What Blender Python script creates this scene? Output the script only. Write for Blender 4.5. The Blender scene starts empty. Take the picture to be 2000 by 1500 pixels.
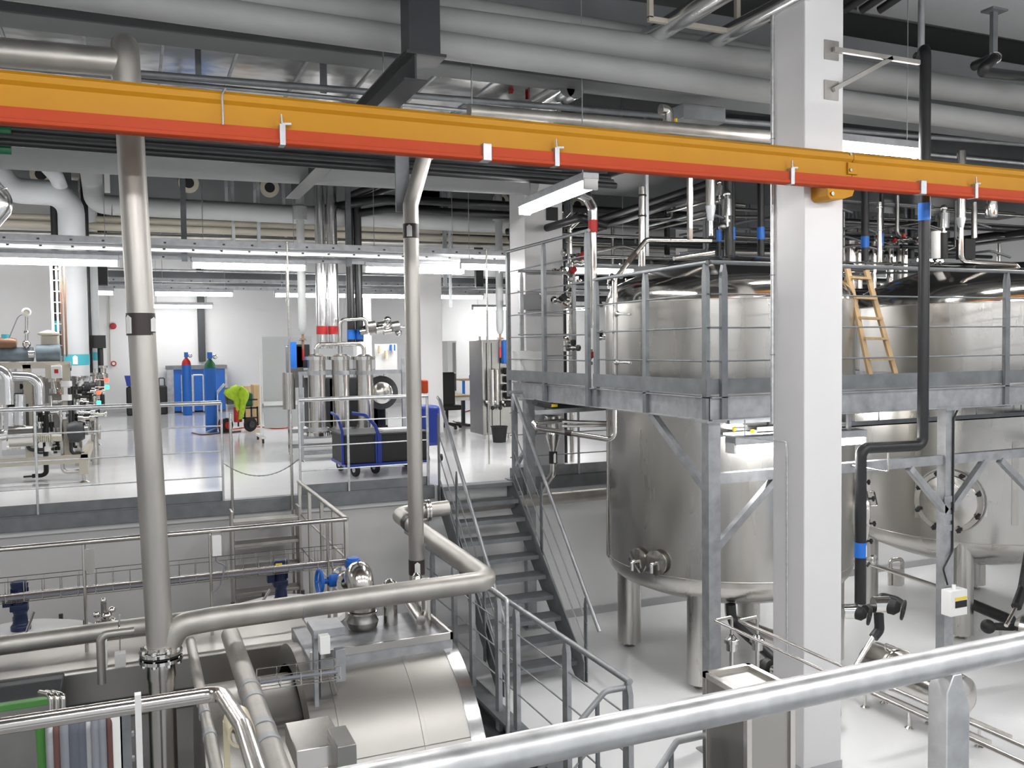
import bpy, bmesh, math, random
from mathutils import Vector, Matrix
random.seed(7)
SC = bpy.context.scene
COL = SC.collection
# ------------------------------------------------------------------ camera
F_PX, PIT, ROL, YAW = 1730.2, 0.041865, 0.01227, 0.40457
_cy, _sy, _cp, _sp, _cr, _sr = math.cos(YAW), math.sin(YAW), math.cos(PIT), math.sin(PIT), math.cos(ROL), math.sin(ROL)
_fw = Vector((_sy*_cp, _cy*_cp, -_sp)); _rt = Vector((_cy, -_sy, 0)); _dn = _fw.cross(_rt)
R_AX = _cr*_rt + _sr*_dn; D_AX = -_sr*_rt + _cr*_dn
CAM = Vector((0, 0, 1.64))
cd = bpy.data.cameras.new('camera'); cam = bpy.data.objects.new('camera', cd); COL.objects.link(cam)
cd.sensor_fit = 'HORIZONTAL'; cd.sensor_width = 36; cd.lens = F_PX/2000*36; cd.clip_start = .05; cd.clip_end = 200
cam.matrix_world = Matrix.Translation(CAM) @ Matrix((R_AX, -D_AX, -_fw)).transposed().to_4x4()
SC.camera = cam
# ------------------------------------------------------------------ world and exposure
w = bpy.data.worlds.new('world'); SC.world = w; w.use_nodes = True
w.node_tree.nodes['Background'].inputs[0].default_value = (.93, .96, 1, 1)
w.node_tree.nodes['Background'].inputs[1].default_value = .56
SC.view_settings.view_transform = 'Standard'; SC.view_settings.look = 'None'
SC.view_settings.exposure = 0.38; SC.view_settings.gamma = 1; SC.view_settings.use_curve_mapping = False
LAMP_STRENGTH = 48

def pt(px, py, X=None, Y=None, Z=None):
    """world point seen at a picture position, on the plane X=, Y= or Z="""
    d = R_AX*((px-1000)/F_PX) + D_AX*((py-750)/F_PX) + _fw
    if Z is not None: t = (Z-CAM.z)/d.z
    elif X is not None: t = X/d.x
    else: t = Y/d.y
    return CAM + d*t

# ------------------------------------------------------------------ materials
def mat(name, col, rough=.5, metal=0., noise=0., nscale=6., bump=0., bscale=40., emit=None, stretch=None, coat=0., ior=None, spec=None):
    m = bpy.data.materials.new(name); m.use_nodes = True; nt = m.node_tree; b = nt.nodes['Principled BSDF']
    c = (*col, 1) if len(col) == 3 else col
    b.inputs['Base Color'].default_value = c; b.inputs['Roughness'].default_value = rough; b.inputs['Metallic'].default_value = metal
    if coat: b.inputs['Coat Weight'].default_value = coat; b.inputs['Coat Roughness'].default_value = .06
    if spec is not None: b.inputs['Specular IOR Level'].default_value = spec
    if noise or bump:
        tc = nt.nodes.new('ShaderNodeTexCoord'); mp = nt.nodes.new('ShaderNodeMapping')
        nt.links.new(tc.outputs['Object'], mp.inputs[0])
        if stretch: mp.inputs['Scale'].default_value = stretch
    if noise:
        n = nt.nodes.new('ShaderNodeTexNoise'); n.inputs['Scale'].default_value = nscale; n.inputs['Detail'].default_value = 5
        nt.links.new(mp.outputs[0], n.inputs['Vector'])
        r = nt.nodes.new('ShaderNodeValToRGB'); r.color_ramp.elements[0].position = .3; r.color_ramp.elements[1].position = .7
        r.color_ramp.elements[0].color = tuple(max(0, x*(1-noise)) for x in c[:3])+(1,)
        r.color_ramp.elements[1].color = tuple(min(1, x*(1+noise)) for x in c[:3])+(1,)
        nt.links.new(n.outputs['Fac'], r.inputs[0]); nt.links.new(r.outputs[0], b.inputs['Base Color'])
        if metal > .3:
            mr = nt.nodes.new('ShaderNodeMapRange'); mr.inputs[3].default_value = rough*.8; mr.inputs[4].default_value = min(1, rough*1.25)
            nt.links.new(n.outputs['Fac'], mr.inputs[0]); nt.links.new(mr.outputs[0], b.inputs['Roughness'])
    if bump:
        n2 = nt.nodes.new('ShaderNodeTexNoise'); n2.inputs['Scale'].default_value = bscale; nt.links.new(mp.outputs[0], n2.inputs['Vector'])
        bu = nt.nodes.new('ShaderNodeBump'); bu.inputs['Strength'].default_value = bump; bu.inputs['Distance'].default_value = .02
        nt.links.new(n2.outputs['Fac'], bu.inputs['Height']); nt.links.new(bu.outputs[0], b.inputs['Normal'])
    if emit: b.inputs['Emission Color'].default_value = (*emit[0], 1); b.inputs['Emission Strength'].default_value = emit[1]
    return m
M = dict(
 floor=mat('grey_white_resin_floor', (.74,.745,.75), .12, noise=.03, nscale=1.2, bump=.015, bscale=5),
 wall=mat('white_wall_paint', (.80,.80,.80), .6, noise=.02, nscale=1),
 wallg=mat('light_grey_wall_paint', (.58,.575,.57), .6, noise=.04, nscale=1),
 ceil=mat('grey_soffit', (.085,.088,.09), .7, noise=.06, nscale=2),
 beamg=mat('grey_painted_beam', (.15,.157,.162), .6, noise=.05, nscale=3),
 column=mat('white_column_paint', (.70,.69,.69), .45, noise=.015, nscale=2),
 skirt=mat('grey_skirting', (.42,.42,.43), .4),
 galv=mat('galvanised_steel', (.40,.41,.425), .45, .7, noise=.18, nscale=9),
 galvd=mat('dull_galvanised_steel', (.20,.212,.222), .5, .5, noise=.16, nscale=7),
 galvp=mat('galvanised_tube', (.74,.745,.75), .36, .85, noise=.14, nscale=22),
 steel=mat('satin_stainless_steel', (.66,.635,.60), .2, 1., noise=.06, nscale=3),
 pipe=mat('dull_stainless_pipe', (.47,.45,.42), .44, .85, noise=.14, nscale=5, stretch=(1,1,.25)),
 tank=mat('brushed_tank_steel', (.55,.535,.505), .27, 1., noise=.03, nscale=2.0, stretch=(1,1,.12)),
 tankd=mat('polished_tank_head_steel', (.55,.53,.50), .13, 1., noise=.05, nscale=2),
 clad=mat('aluminium_cladding', (.44,.425,.40), .38, 1., noise=.05, nscale=1.2, stretch=(.25,1,1)),
 foil=mat('bright_foil_facing', (.70,.70,.69), .16, 1., bump=.5, bscale=2.2),
 chrome=mat('polished_steel', (.80,.79,.76), .09, 1.),
 alu=mat('bright_aluminium', (.80,.80,.80), .2, 1., noise=.05, nscale=6),
 white=mat('white_pipe_insulation', (.56,.58,.59), .55, noise=.03, nscale=3),
 greyi=mat('light_grey_pipe_insulation', (.33,.34,.335), .6, noise=.04, nscale=3),
 black=mat('black_pipe_insulation', (.012,.0125,.014), .42, noise=.15, nscale=10),
 dark=mat('dark_grey_paint', (.04,.043,.046), .5, noise=.1, nscale=6),
 ibeam=mat('anthracite_painted_steel', (.03,.032,.036), .4, noise=.1, nscale=6),
 yellow=mat('yellow_crane_paint', (.47,.215,.010), .55, spec=.25, noise=.03, nscale=4),
 orange=mat('orange_conductor_rail', (.43,.056,.017), .6, spec=.2, noise=.03, nscale=5),
 red=mat('red_band', (.45,.02,.018), .5), blue=mat('blue_band', (.015,.16,.62), .45),
 brightblue=mat('bright_blue_paint', (.012,.13,.52), .4), royal=mat('royal_blue_paint', (.01,.035,.28), .4),
 navy=mat('navy_motor_paint', (.012,.022,.07), .35), cyan=mat('turquoise_band', (.06,.42,.50), .5),
 brown=mat('dark_brown_band', (.035,.025,.022), .45), wlabel=mat('white_label', (.82,.82,.80), .6),
 wood=mat('pine_wood', (.42,.29,.15), .6, noise=.15, nscale=12, stretch=(1,1,.15)),
 green=mat('green_paint', (.07,.25,.05), .5), dgreen=mat('dark_green_paint', (.01,.12,.05), .5),
 hivis=mat('fluorescent_yellow_cloth', (.42,.62,.03), .8, noise=.1, nscale=12),
 rubber=mat('black_rubber', (.012,.012,.012), .6), plasticw=mat('white_plastic', (.82,.82,.80), .4),
 beige=mat('beige_paint', (.52,.48,.40), .5), sky=mat('insulation_jacket_grey_blue', (.15,.19,.22), .7, noise=.2, nscale=9),
 board=mat('whiteboard_surface', (.50,.52,.52), .25), screen=mat('monitor_black', (.01,.01,.012), .15),
 yel=mat('yellow_plastic', (.85,.62,.02), .5), copper=mat('copper_cable', (.24,.13,.08), .5, .3),
 cableg=mat('grey_cable', (.22,.23,.26), .6), cabler=mat('red_cable', (.12,.05,.042), .5), cableb=mat('blue_grey_cable', (.10,.11,.135), .6),
 darksteel=mat('dark_stainless_panel', (.30,.295,.28), .32, 1., noise=.08, nscale=4),
 clear=mat('amber_translucent_sleeve', (.62,.55,.38), .25),
 lamp=mat('lit_diffuser', (1,1,1), .5, emit=((1,.99,.98), LAMP_STRENGTH)),
 ledr=mat('lit_red_indicator', (.9,.05,.03), .4, emit=((1,.06,.03), 3.)), ledg=mat('lit_green_indicator', (.05,.8,.25), .4, emit=((.05,1,.3), 2.)),
)
# ------------------------------------------------------------------ mesh helpers
class MB:
    def __init__(s): s.bm = bmesh.new()
    def box(s, lo, hi, mtx=None):
        lo = Vector(lo); hi = Vector(hi)
        for i in range(3):
            if lo[i] > hi[i]: lo[i], hi[i] = hi[i], lo[i]
        v = [s.bm.verts.new((x, y, z)) for x in (lo.x, hi.x) for y in (lo.y, hi.y) for z in (lo.z, hi.z)]
        for f in ((0,1,3,2),(4,6,7,5),(0,4,5,1),(2,3,7,6),(0,2,6,4),(1,5,7,3)): s.bm.faces.new([v[i] for i in f])
        if mtx: bmesh.ops.transform(s.bm, matrix=mtx, verts=v)
        return s
    def bar(s, a, b, w, h, up=(0,0,1)):
        a = Vector(a); b = Vector(b); d = b-a; L = d.length; d.normalize(); up = Vector(up)
        if abs(d.dot(up)) > .98: up = Vector((0,1,0))
        sd = d.cross(up).normalized(); u = sd.cross(d).normalized()
        m = Matrix.Translation(a) @ Matrix((sd, d, u)).transposed().to_4x4()
        return s.box((-w/2, 0, -h/2), (w/2, L, h/2), m)
    def ibar(s, a, b, w, h, t=.012):
        """I section along a line"""
        a = Vector(a); b = Vector(b)
        s.bar(a, b, t, h-2*t); z = Vector((0,0,h/2-t/2))
        s.bar(a+z, b+z, w, t); s.bar(a-z, b-z, w, t); return s
    def tube(s, pts, r, fil=None, n=14, closed=False, caps=True):
        P = [Vector(p) for p in pts]
        if fil is None: fil = r*2.2
        Q = []
        for i, p in enumerate(P):
            if i in (0, len(P)-1) and not closed: Q.append(p); continue
            a = P[i-1]; c = P[(i+1) % len(P)]
            u = a-p; v = c-p; lu, lv = u.length, v.length
            if lu < 1e-6 or lv < 1e-6: continue
            u /= lu; v /= lv; ang = math.acos(max(-1, min(1, u.dot(v))))
            if ang > 3.05 or fil <= 0: Q.append(p); continue
            t = min(fil/math.tan(ang/2), lu*.48, lv*.48); rr = t*math.tan(ang/2)
            bis = (u+v).normalized(); cen = p+bis*(rr/math.sin(ang/2)); s0 = p+u*t-cen; s1 = p+v*t-cen
            k = 6
            for j in range(k+1):
                th = math.pi-ang; f = j/k
                Q.append(cen+(s0*math.sin((1-f)*th)+s1*math.sin(f*th))/math.sin(th))
        Q2 = [Q[0]]
        for q in Q[1:]:
            if (q-Q2[-1]).length > 1e-5: Q2.append(q)
        Q = Q2; rings = []
        d0 = (Q[1]-Q[0]).normalized(); nrm = d0.orthogonal().normalized()
        N = len(Q)
        for i, q in enumerate(Q):
            if closed: d = (Q[(i+1) % N]-Q[i-1]).normalized()
            elif i == 0: d = d0
            elif i == N-1: d = (Q[-1]-Q[-2]).normalized()
            else: d = ((Q[i+1]-q).normalized()+(q-Q[i-1]).normalized()).normalized()
            nrm = (nrm-d*nrm.dot(d)).normalized(); bn = d.cross(nrm); sc = 1
            if 0 < i < N-1:
                cs = (q-Q[i-1]).normalized().dot(d); sc = 1/max(cs, .6)
            rings.append([s.bm.verts.new(q+(nrm*math.cos(2*math.pi*k/n)+bn*math.sin(2*math.pi*k/n))*r*(sc if sc < 1.15 else 1.15)) for k in range(n)])
        for i in range(N if closed else N-1):
            A, B = rings[i], rings[(i+1) % N]
            for k in range(n): s.bm.faces.new((A[k], A[(k+1) % n], B[(k+1) % n], B[k]))
        if caps and not closed: s.bm.faces.new(rings[0][::-1]); s.bm.faces.new(rings[-1])
        return s
    def cyl(s, a, b, r1, r2=None, n=24):
        return s.lathe([(0, 0), (r1, 0), (r1 if r2 is None else r2, (Vector(b)-Vector(a)).length), (0, (Vector(b)-Vector(a)).length)], a, Vector(b)-Vector(a), n)
    def lathe(s, prof, o=(0,0,0), ax=(0,0,1), n=32, a0=0, a1=2*math.pi):
        o = Vector(o); ax = Vector(ax).normalized(); u = ax.orthogonal().normalized()
        if abs(ax.z) > .99: u = Vector((1,0,0))
        v = ax.cross(u); full = abs(a1-a0-2*math.pi) < 1e-4; cols = []
        for r, h in prof:
            if r < 1e-6: cols.append([s.bm.verts.new(o+ax*h)]); continue
            cols.append([s.bm.verts.new(o+ax*h+(u*math.cos(a0+(a1-a0)*k/n)+v*math.sin(a0+(a1-a0)*k/n))*r) for k in range(n if full else n+1)])
        for A, B in zip(cols, cols[1:]):
            m = n
            for k in range(m):
                k2 = (k+1) % n if full else k+1
                if len(A) == 1 and len(B) == 1: break
                if len(A) == 1: s.bm.faces.new((A[0], B[k2], B[k]))
                elif len(B) == 1: s.bm.faces.new((A[k], A[k2], B[0]))
                else: s.bm.faces.new((A[k], A[k2], B[k2], B[k]))
        return s
    def torus(s, c, ax, R, r, n=24, m=8):
        ax = Vector(ax).normalized(); u = ax.orthogonal().normalized(); v = ax.cross(u); c = Vector(c)
        return s.tube([c+(u*math.cos(2*math.pi*k/n)+v*math.sin(2*math.pi*k/n))*R for k in range(n)], r, 0, m, True)
    def ball(s, c, r, sz=1):
        m = Matrix.Translation(c) @ Matrix.Diagonal((1,1,sz,1)); bmesh.ops.create_uvsphere(s.bm, u_segments=16, v_segments=10, radius=r, matrix=m); return s
    def poly(s, pts, d):
        """prism: polygon points pushed along d"""
        d = Vector(d); a = [s.bm.verts.new(p) for p in pts]; b = [s.bm.verts.new(Vector(p)+d) for p in pts]; n = len(a)
        s.bm.faces.new(a[::-1]); s.bm.faces.new(b)
        for i in range(n): s.bm.faces.new((a[i], a[(i+1) % n], b[(i+1) % n], b[i]))
        return s
    def obj(s, name, material, parent=None, bevel=0, label=None):
        if parent is not None:
            o0 = Vector(parent.get('_o', (0,0,0)))
            bmesh.ops.translate(s.bm, verts=s.bm.verts, vec=-o0)
        bmesh.ops.recalc_face_normals(s.bm, faces=s.bm.faces)
        me = bpy.data.meshes.new(name); s.bm.to_mesh(me); s.bm.free(); s.bm = None
        if isinstance(material, str): material = M[material]
        me.materials.append(material)
        for p in me.polygons: p.use_smooth = True
        me.set_sharp_from_angle(angle=math.radians(38))
        o = bpy.data.objects.new(name, me); COL.objects.link(o)
        if parent is not None: o.parent = parent; o['_o'] = parent.get('_o', (0,0,0))
        if bevel:
            b = o.modifiers.new('bevel', 'BEVEL'); b.width = bevel; b.segments = 2; b.limit_method = 'ANGLE'; b.harden_normals = False
        if label: o['label'] = label
        return o
def tag(o, label, cat, group=None, kind=None):
    o['label'] = label; o['category'] = cat
    if group: o['group'] = group
    if kind: o['kind'] = kind
    return o
def thing(name, label, cat, loc, group=None):
    o = bpy.data.objects.new(name, None); COL.objects.link(o); o.location = loc; o['_o'] = tuple(loc); o.empty_display_size = .1
    return tag(o, label, cat, group)
def struct(name, mb, m, bevel=0):
    o = mb.obj(name, m, bevel=bevel); o['kind'] = 'structure'; return o
def copy_tree(o, parent=None):
    c = o.copy(); COL.objects.link(c)
    if parent is not None: c.parent = parent
    for ch in list(o.children): copy_tree(ch, c)
    return c
def band(parent, a, b, r, m, name='marker_band', arrow=None, frm=None):
    """coloured band round a straight pipe from a to b; arrow: white arrow label facing the direction frm"""
    a = Vector(a); b = Vector(b); L = (b-a).length; ax = (b-a).normalized()
    o = MB().lathe([(r+.0005, 0), (r+.004, 0), (r+.004, L), (r+.0005, L)], a, ax, 28).obj(name, m, parent)
    if arrow is not None:
        f = Vector(arrow); f = (f-ax*f.dot(ax)).normalized(); sd = ax.cross(f); rr = r+.005; W = min(r*.36, .032); n = 6
        mb = MB(); prof = [(-1, .12, .80), (-.34, .12, .88), (.34, .12, .88), (1, .12, .80)]
        cols = []
        for k in range(9):
            t = -1+2*k/8; ang = t*W/rr; top = .92-.14*abs(t); bot = .08+.10*(1-abs(t))*0
            p = f*math.cos(ang)+sd*math.sin(ang)
            cols.append((mb.bm.verts.new(a+ax*(L*bot)+p*rr), mb.bm.verts.new(a+ax*(L*top)+p*rr)))
        for A, B in zip(cols, cols[1:]): mb.bm.faces.new((A[0], B[0], B[1], A[1]))
        mb.obj('arrow_label', 'wlabel', o)
    return o
def pipe(name, label, pts, r, m='pipe', fil=None, group=None, bands=(), rings=(), cat='pipe', n=16):
    """one pipe run: a mesh, or a thing with bands / flanges as parts"""
    pts = [Vector(p) for p in pts]
    if not bands and not rings:
        return tag(MB().tube(pts, r, fil, n).obj(name, m), label, cat, group)
    t = thing(name, label, cat, tuple(pts[0]), group)
    MB().tube(pts, r, fil, n).obj('tube', m, t)
    for b in bands: band(t, b[0], b[1], r*(b[4] if len(b) > 4 else 1), b[2], arrow=b[3] if len(b) > 3 else None)
    for c, ax, rr, th, mm in rings:
        c = Vector(c); ax = Vector(ax).normalized(); MB().cyl(c-ax*th/2, c+ax*th/2, rr).obj('flange', mm, t)
    return t
TO_CAM = lambda p: (CAM-Vector(p))

# ------------------------------------------------------------------ the setting
LOWZ = -1.85; PITZ = -3.7
struct('floor', MB().box((-9, 10.05, -.2), (18, 25.8, 0)), 'floor')
struct('floor', MB().box((3.22, -3, LOWZ-.3), (18, 10.1, LOWZ)), 'floor')
struct('floor', MB().box((-9, -3, PITZ-.2), (3.22, 10.1, PITZ)), M['wallg'])
struct('floor', MB().box((-3, -1.2, -.06), (4.2, .98, 0)), 'galvd')
struct('wall_back', MB().box((-9, 25.8, -.2), (18, 26, 6.2)), 'wall')
struct('wall_left', MB().box((-9.2, -3, PITZ), (-9, 26, 6.2)), 'wall')
struct('wall_right', MB().box((18, -3, LOWZ-.3), (18.2, 26, 6.2)), 'wall')
struct('wall_middle', MB().box((3.22, 10.1, LOWZ-.3), (18, 10.3, -.2)), 'wall')
struct('wall_pit', MB().box((-9, 10.1, PITZ), (3.22, 10.3, -.2)), 'wallg')
struct('wall_pit_side', MB().box((3.22, -3, PITZ), (3.3, 10.1, LOWZ-.3)), 'wallg')
struct('ceiling', MB().box((-9, -3, 5.4), (18, 26, 5.6)), 'ceil')
struct('baseboard_back', MB().box((-9, 25.77, 0), (18, 25.8, .12)), 'skirt')
struct('baseboard_middle', MB().box((3.3, 10.07, LOWZ), (18, 10.1, LOWZ+.1)), 'skirt')
# columns
def column(lo, hi, label, z0, z1=5.4, skirt=True):
    t = thing('column', label, 'column', (lo[0], lo[1], z0))
    MB().box((lo[0], lo[1], z0), (hi[0], hi[1], z1)).obj('shaft', 'column', t, .008)
    if skirt: MB().box((lo[0]-.006, lo[1]-.006, z0), (hi[0]+.006, hi[1]+.006, z0+.09)).obj('base_trim', 'skirt', t)
    return t
c1 = column((4.84, 5.48), (5.228, 5.85), 'tall white square column in front of the tanks, yellow crane rail crossing it', LOWZ)
for z, k in ((3.62, 0), (3.93, 1)):
    MB().box((5.03, 5.468, z-.075), (5.17, 5.48, z+.075)).obj('anchor_plate', 'pipe', c1)
column((4.68, 10.45), (5.22, 10.95), 'white column behind the stair head, lit by the slanting fluorescent lamp', 0)
column((4.76, 15.4), (5.22, 15.85), 'white column rising just beyond the dusty vertical pipe, behind the desk side', 0)
column((4.84, 20.5), (5.2, 20.9), 'slim far white column behind the twin steel chimney pipes', 0)
column((-1.95, 16.2), (-1.1, 16.6), 'broad pale column behind the left pipework skid', 0)
column((9.6, 14), (10, 14.4), 'white column far behind the tank platform', 0)
# concrete edge and beams with round sleeves
tag(MB().box((-9, 9.98, -.14), (3.26, 10.05, .0)).box((-9, 10.0, -.02), (3.26, 10.12, .012)).obj('floor_edge_beam', 'galvd', bevel=.004), 'galvanised steel edge beam of the upper floor above the pit, left of the stair', 'edge beam')
tag(MB().box((4.22, 9.98, -.14), (12, 10.05, .01)).box((4.22, 10.0, -.02), (12, 10.12, .012)).obj('floor_edge_beam', 'galvd', bevel=.004), 'galvanised steel edge beam of the upper floor right of the stair, behind the first tank', 'edge beam')
def sleeve_beam(Y, z0, z1, xs, zc, label, hg):
    t = thing('ceiling_beam', label, 'ceiling beam', (-9, Y, z0))
    MB().box((-9, Y, z0), (18, Y+.35, z1)).obj('web', 'beamg', t, .01)
    for x in xs:
        s = MB().lathe([(.085, -.04), (.155, -.04), (.16, -.02), (.16, 0), (.115, 0), (.115, .01), (.085, .01)], (x, Y-.006, zc), (0, 1, 0), 36).obj('pipe_sleeve', 'beige', t)
        MB().cyl((x, Y-.03, zc), (x, Y-.008, zc), .088).obj('opening', 'rubber', s)
sleeve_beam(7.25, 4.05, 4.85, [.06, 1.3, -1.2], 4.40, 'grey ceiling beam with round pipe sleeves, nearest above the yellow rail', 0)
sleeve_beam(11.4, 4.15, 4.95, [2.3+x for x in (-4.2, -2.8, -1.4, 2.0, 3.2, 4.4, 6.4)], 4.52, 'grey ceiling beam with round sleeves behind the foil-faced panels', 0)
sleeve_beam(15.4, 4.05, 4.75, [-3.2, -1.2, .92, 2.2, 4.0, 6.4, 8.0], 4.36, 'grey ceiling beam with round sleeves over the filter skid', 0)
sleeve_beam(19.6, 4.05, 4.75, [-3, 0, 2, 4, 7], 4.36, 'grey ceiling beam farthest back over the gas bottles', 0)
# foil faced panels under the ceiling
t = thing('foil_duct', 'wide duct faced in crinkled bright foil, under the ceiling behind the yellow rail', 'duct', (-4, 8, 4.3))
MB().box((-4, 8.0, 4.3), (4.0, 11.0, 4.7)).obj('duct_body', 'foil', t)
for x in [-3.4+.62*i for i in range(12)]: MB().box((x-.012, 7.99, 4.285), (x+.012, 11.0, 4.31)).obj('seam', 'galv', t)
t = thing('foil_duct', 'second foil-faced duct farther back, above the cable trays', 'duct', (-4, 16.2, 4.3))
MB().box((-6, 16.75, 4.3), (4.4, 18.4, 4.7)).obj('duct_body', 'foil', t)
for x in [-5+1.2*i for i in range(8)]: MB().box((x-.02, 16.74, 4.28), (x+.02, 18.4, 4.31)).obj('seam', 'galv', t)

# ------------------------------------------------------------------ fluorescent lamps
def make_lamp():
    t = thing('fluorescent_lamp', 'x', 'lamp', (0,0,0))
    MB().box((-.76, -.075, .03), (.76, .075, .10)).obj('housing', 'galv', t, .006)
    MB().poly([(-.735, y, z) for y, z in ((-.06, .045), (-.065, .0), (-.045, -.035), (0, -.045), (.045, -.035), (.065, 0), (.06, .045))], (1.47, 0, 0)).obj('diffuser', 'lamp', t)
    for s in (-1, 1): MB().box((s*.735, -.066, -.046), (s*.765, .066, .05)).obj('end_cap', 'plasticw', t, .008)
    return t
LAMP = make_lamp(); lamp_used = [False]
def lamp(x, y, z, label, rot=0, group=None, top=5.4):
    t = LAMP if not lamp_used[0] else copy_tree(LAMP)
    for ch in list(t.children):
        if ch.name.startswith('hanger_wire'): bpy.data.objects.remove(ch)
    lamp_used[0] = True
    t.location = (x, y, z); t.rotation_euler = (0, 0, rot); t['label'] = label
    if group: t['group'] = group
    elif 'group' in t: del t['group']
    for s_ in (-.6, .6):
        t['_o'] = (0,0,0); MB().tube([(s_, 0, .10), (s_, 0, top-z)], .005, n=6).obj('hanger_wire', 'galv', t)
    return t
for x, lb in ((-3.3, 'lit fluorescent lamp of the nearest row, cut by the left picture edge'), (-.88, 'lit fluorescent lamp at the left end of the nearest row, by the white insulated pipe'), (1.52, 'lit fluorescent lamp of the nearest row, just right of the thick pipe'),
              (3.87, 'lit fluorescent lamp of the nearest row, crossed by the second vertical pipe')):
    lamp(x, 12.65, 2.79, lb)
for x, lb in ((-1.05, 'lit fluorescent lamp of the second row behind the white insulated pipes'), (1.2, 'lit fluorescent lamp of the second row above the gas bottles'), (3.55, 'lit fluorescent lamp of the second row behind the twin chimney pipes'),
              (5.1, 'lit fluorescent lamp of the second row behind the dusty vertical pipe'), (6.75, 'lit fluorescent lamp of the second row above the monitor')):
    lamp(x, 19.2, 2.80, lb)
for x, lb in ((9.9, 'small far lit lamp left of the hanging grey sleeve, low against the back wall'), (12.1, 'small far lit lamp right of the hanging grey sleeve'), (1.2, 'lit lamp of the row along the back wall, just under the second row')):
    lamp(x, 24.2, 2.78, lb)
lamp(6.2, 11.6, 2.75, 'lit fluorescent lamp seen through the platform railing, right of the white column')
lamp(5.0, 11.75, 2.78, 'short bright lamp end beside the railing corner, left of the white column')
pA = pt(1021, 403, Z=3.0); pB = pt(1126, 380, Z=3.0)
lamp(3.62, 7.4, 3.0, 'lit fluorescent lamp slanting towards the viewer in front of the white column', math.pi/2-.04)
lamp(6.3, 6.40, 3.46, 'lit fluorescent lamp right of the tall column, just above the yellow rail')
for x, y, lb in ((5.60, 6.42, 'lit fluorescent lamp under the tank platform, left of the tall column'), (8.1, 9.35, 'lit fluorescent lamp under the tank platform, just right of the tall column'), (10.9, 9.35, 'lit fluorescent lamp under the tank platform at the right picture edge')):
    lamp(x, y, .72 if y < 7 else .78, lb, top=1.17)
# unseen fixtures added beyond the frame to brighten the near part of the hall
for i, (x, y) in enumerate([(x, y) for y in (3.0, -.6) for x in (-2.5, .2, 2.9, 5.6, 8.3, 11)]):
    lamp(x, y, 3.35, 'added unseen fluorescent lamp brightening the near part of the hall', 0, 'added unseen lamps over the near hall')
for i, (x, y) in enumerate([(9.2, 6.45), (12.2, 6.45), (13.8, 12.65), (14.5, 16), (14, 8.2), (-5.5, 12.65), (-5.7, 19.2), (-5.0, 8.2)]):  # extra lamps added only to brighten the far and side bays
    lamp(x, y, 3.2, 'added fluorescent lamp brightening the far and side bays', 0, 'added lamps over the side bays')

# ------------------------------------------------------------------ yellow crane rail
YC = 5.30
def zl(px, py): return pt(px, py, Y=YC).z
zt = (zl(0,135)+zl(2000,331))/2; zb = (zl(0,244)+zl(2000,395))/2; zm = zl(0, 208)
t = thing('crane_rail', 'long yellow crane runway rail crossing the whole picture, bolted to the tall column', 'crane rail', (0, YC, zm))
prof = [(0, zm), (0, zt-.075), (-.022, zt-.055), (-.022, zt-.022), (0, zt), (.09, zt), (.10, zt-.02), (.10, zm-.0), (.06, zm)]
XJ = pt(1663, 310, Y=YC).x
for x0, x1, dz in ((-3.2, XJ, 0), (XJ+.006, 12, -.004)):
    MB().poly([(x0, YC+a, b+dz) for a, b in prof], (x1-x0, 0, 0)).obj('rail_section', 'yellow', t)
MB().box((XJ-.05, YC-.018, zm+.02), (XJ+.05, YC, zt-.08)).obj('joint_plate', 'yellow', t, .004)
for dz in (.05, .17): MB().cyl((XJ-.03, YC-.03, zm+dz), (XJ-.03, YC-.016, zm+dz), .012, n=6).obj('bolt', 'darksteel', t)
mb = MB(); c = pt(1598, 372, Y=5.4)
mb.poly([(c.x, 5.30, zb+.03), (c.x, 5.30, zb-.06), (c.x+.03, 5.30, zb-.085), (c.x+.17, 5.30, zb-.075), (c.x+.25, 5.30, zb-.05), (c.x+.28, 5.30, zb+.03)], (0, .178, 0))
mb.obj('wall_bracket', 'yellow', t, .004)
MB().cyl((c.x+.04, 5.285, zb-.045), (c.x+.04, 5.3, zb-.045), .016, n=6).obj('bolt', 'darksteel', t)
t = thing('conductor_rail', 'orange-red conductor rail running under the yellow crane rail', 'conductor rail', (0, YC, zb))
MB().poly([(-3.2, YC+a, b) for a, b in ((-.03, zm-.002), (-.03, zb+.03), (-.042, zb+.026), (-.042, zb+.008), (-.03, zb), (.03, zb), (.03, zm-.002))], (15.2, 0, 0)).obj('rail_body', 'orange', t)
for px, py, k in ((552, 262, 0), (952, 300, 1), (1088, 306, 0), (1548, 345, 0), (1804, 368, 1), (1907, 372, 0)):
    x = pt(px, py, Y=YC-.045).x
    if k == 0:
        g = MB().box((x-.016, YC-.05, zb-.004), (x+.016, YC+.03, zb+.115)).obj('clip', 'galv', t)
        MB().cyl((x, YC-.045, zb+.10), (x-.006, YC-.045, zb+.17), .006, n=8).obj('threaded_rod', 'galv', g)
        MB().bar((x, YC-.045, zb+.115), (x+.05, YC-.04, zb+.12), .012, .012).obj('nut', 'galv', g)
    else:
        MB().box((x-.03, YC-.05, zb-.004), (x+.03, YC+.03, zb+.105)).obj('joint_cover', 'galv', t, .004)
x = pt(435, 220, Y=YC-.05).x
tag(MB().tube([(x+.02, YC-.03, zt+.01), (x, YC-.04, zt-.03), (x, YC-.05, zm+.02), (x, YC-.05, zm-.01)], .006, .02, 8).obj('cable_hook', 'galv'), 'thin hooked steel wire hanging on the yellow rail, left part', 'hook')

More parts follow.
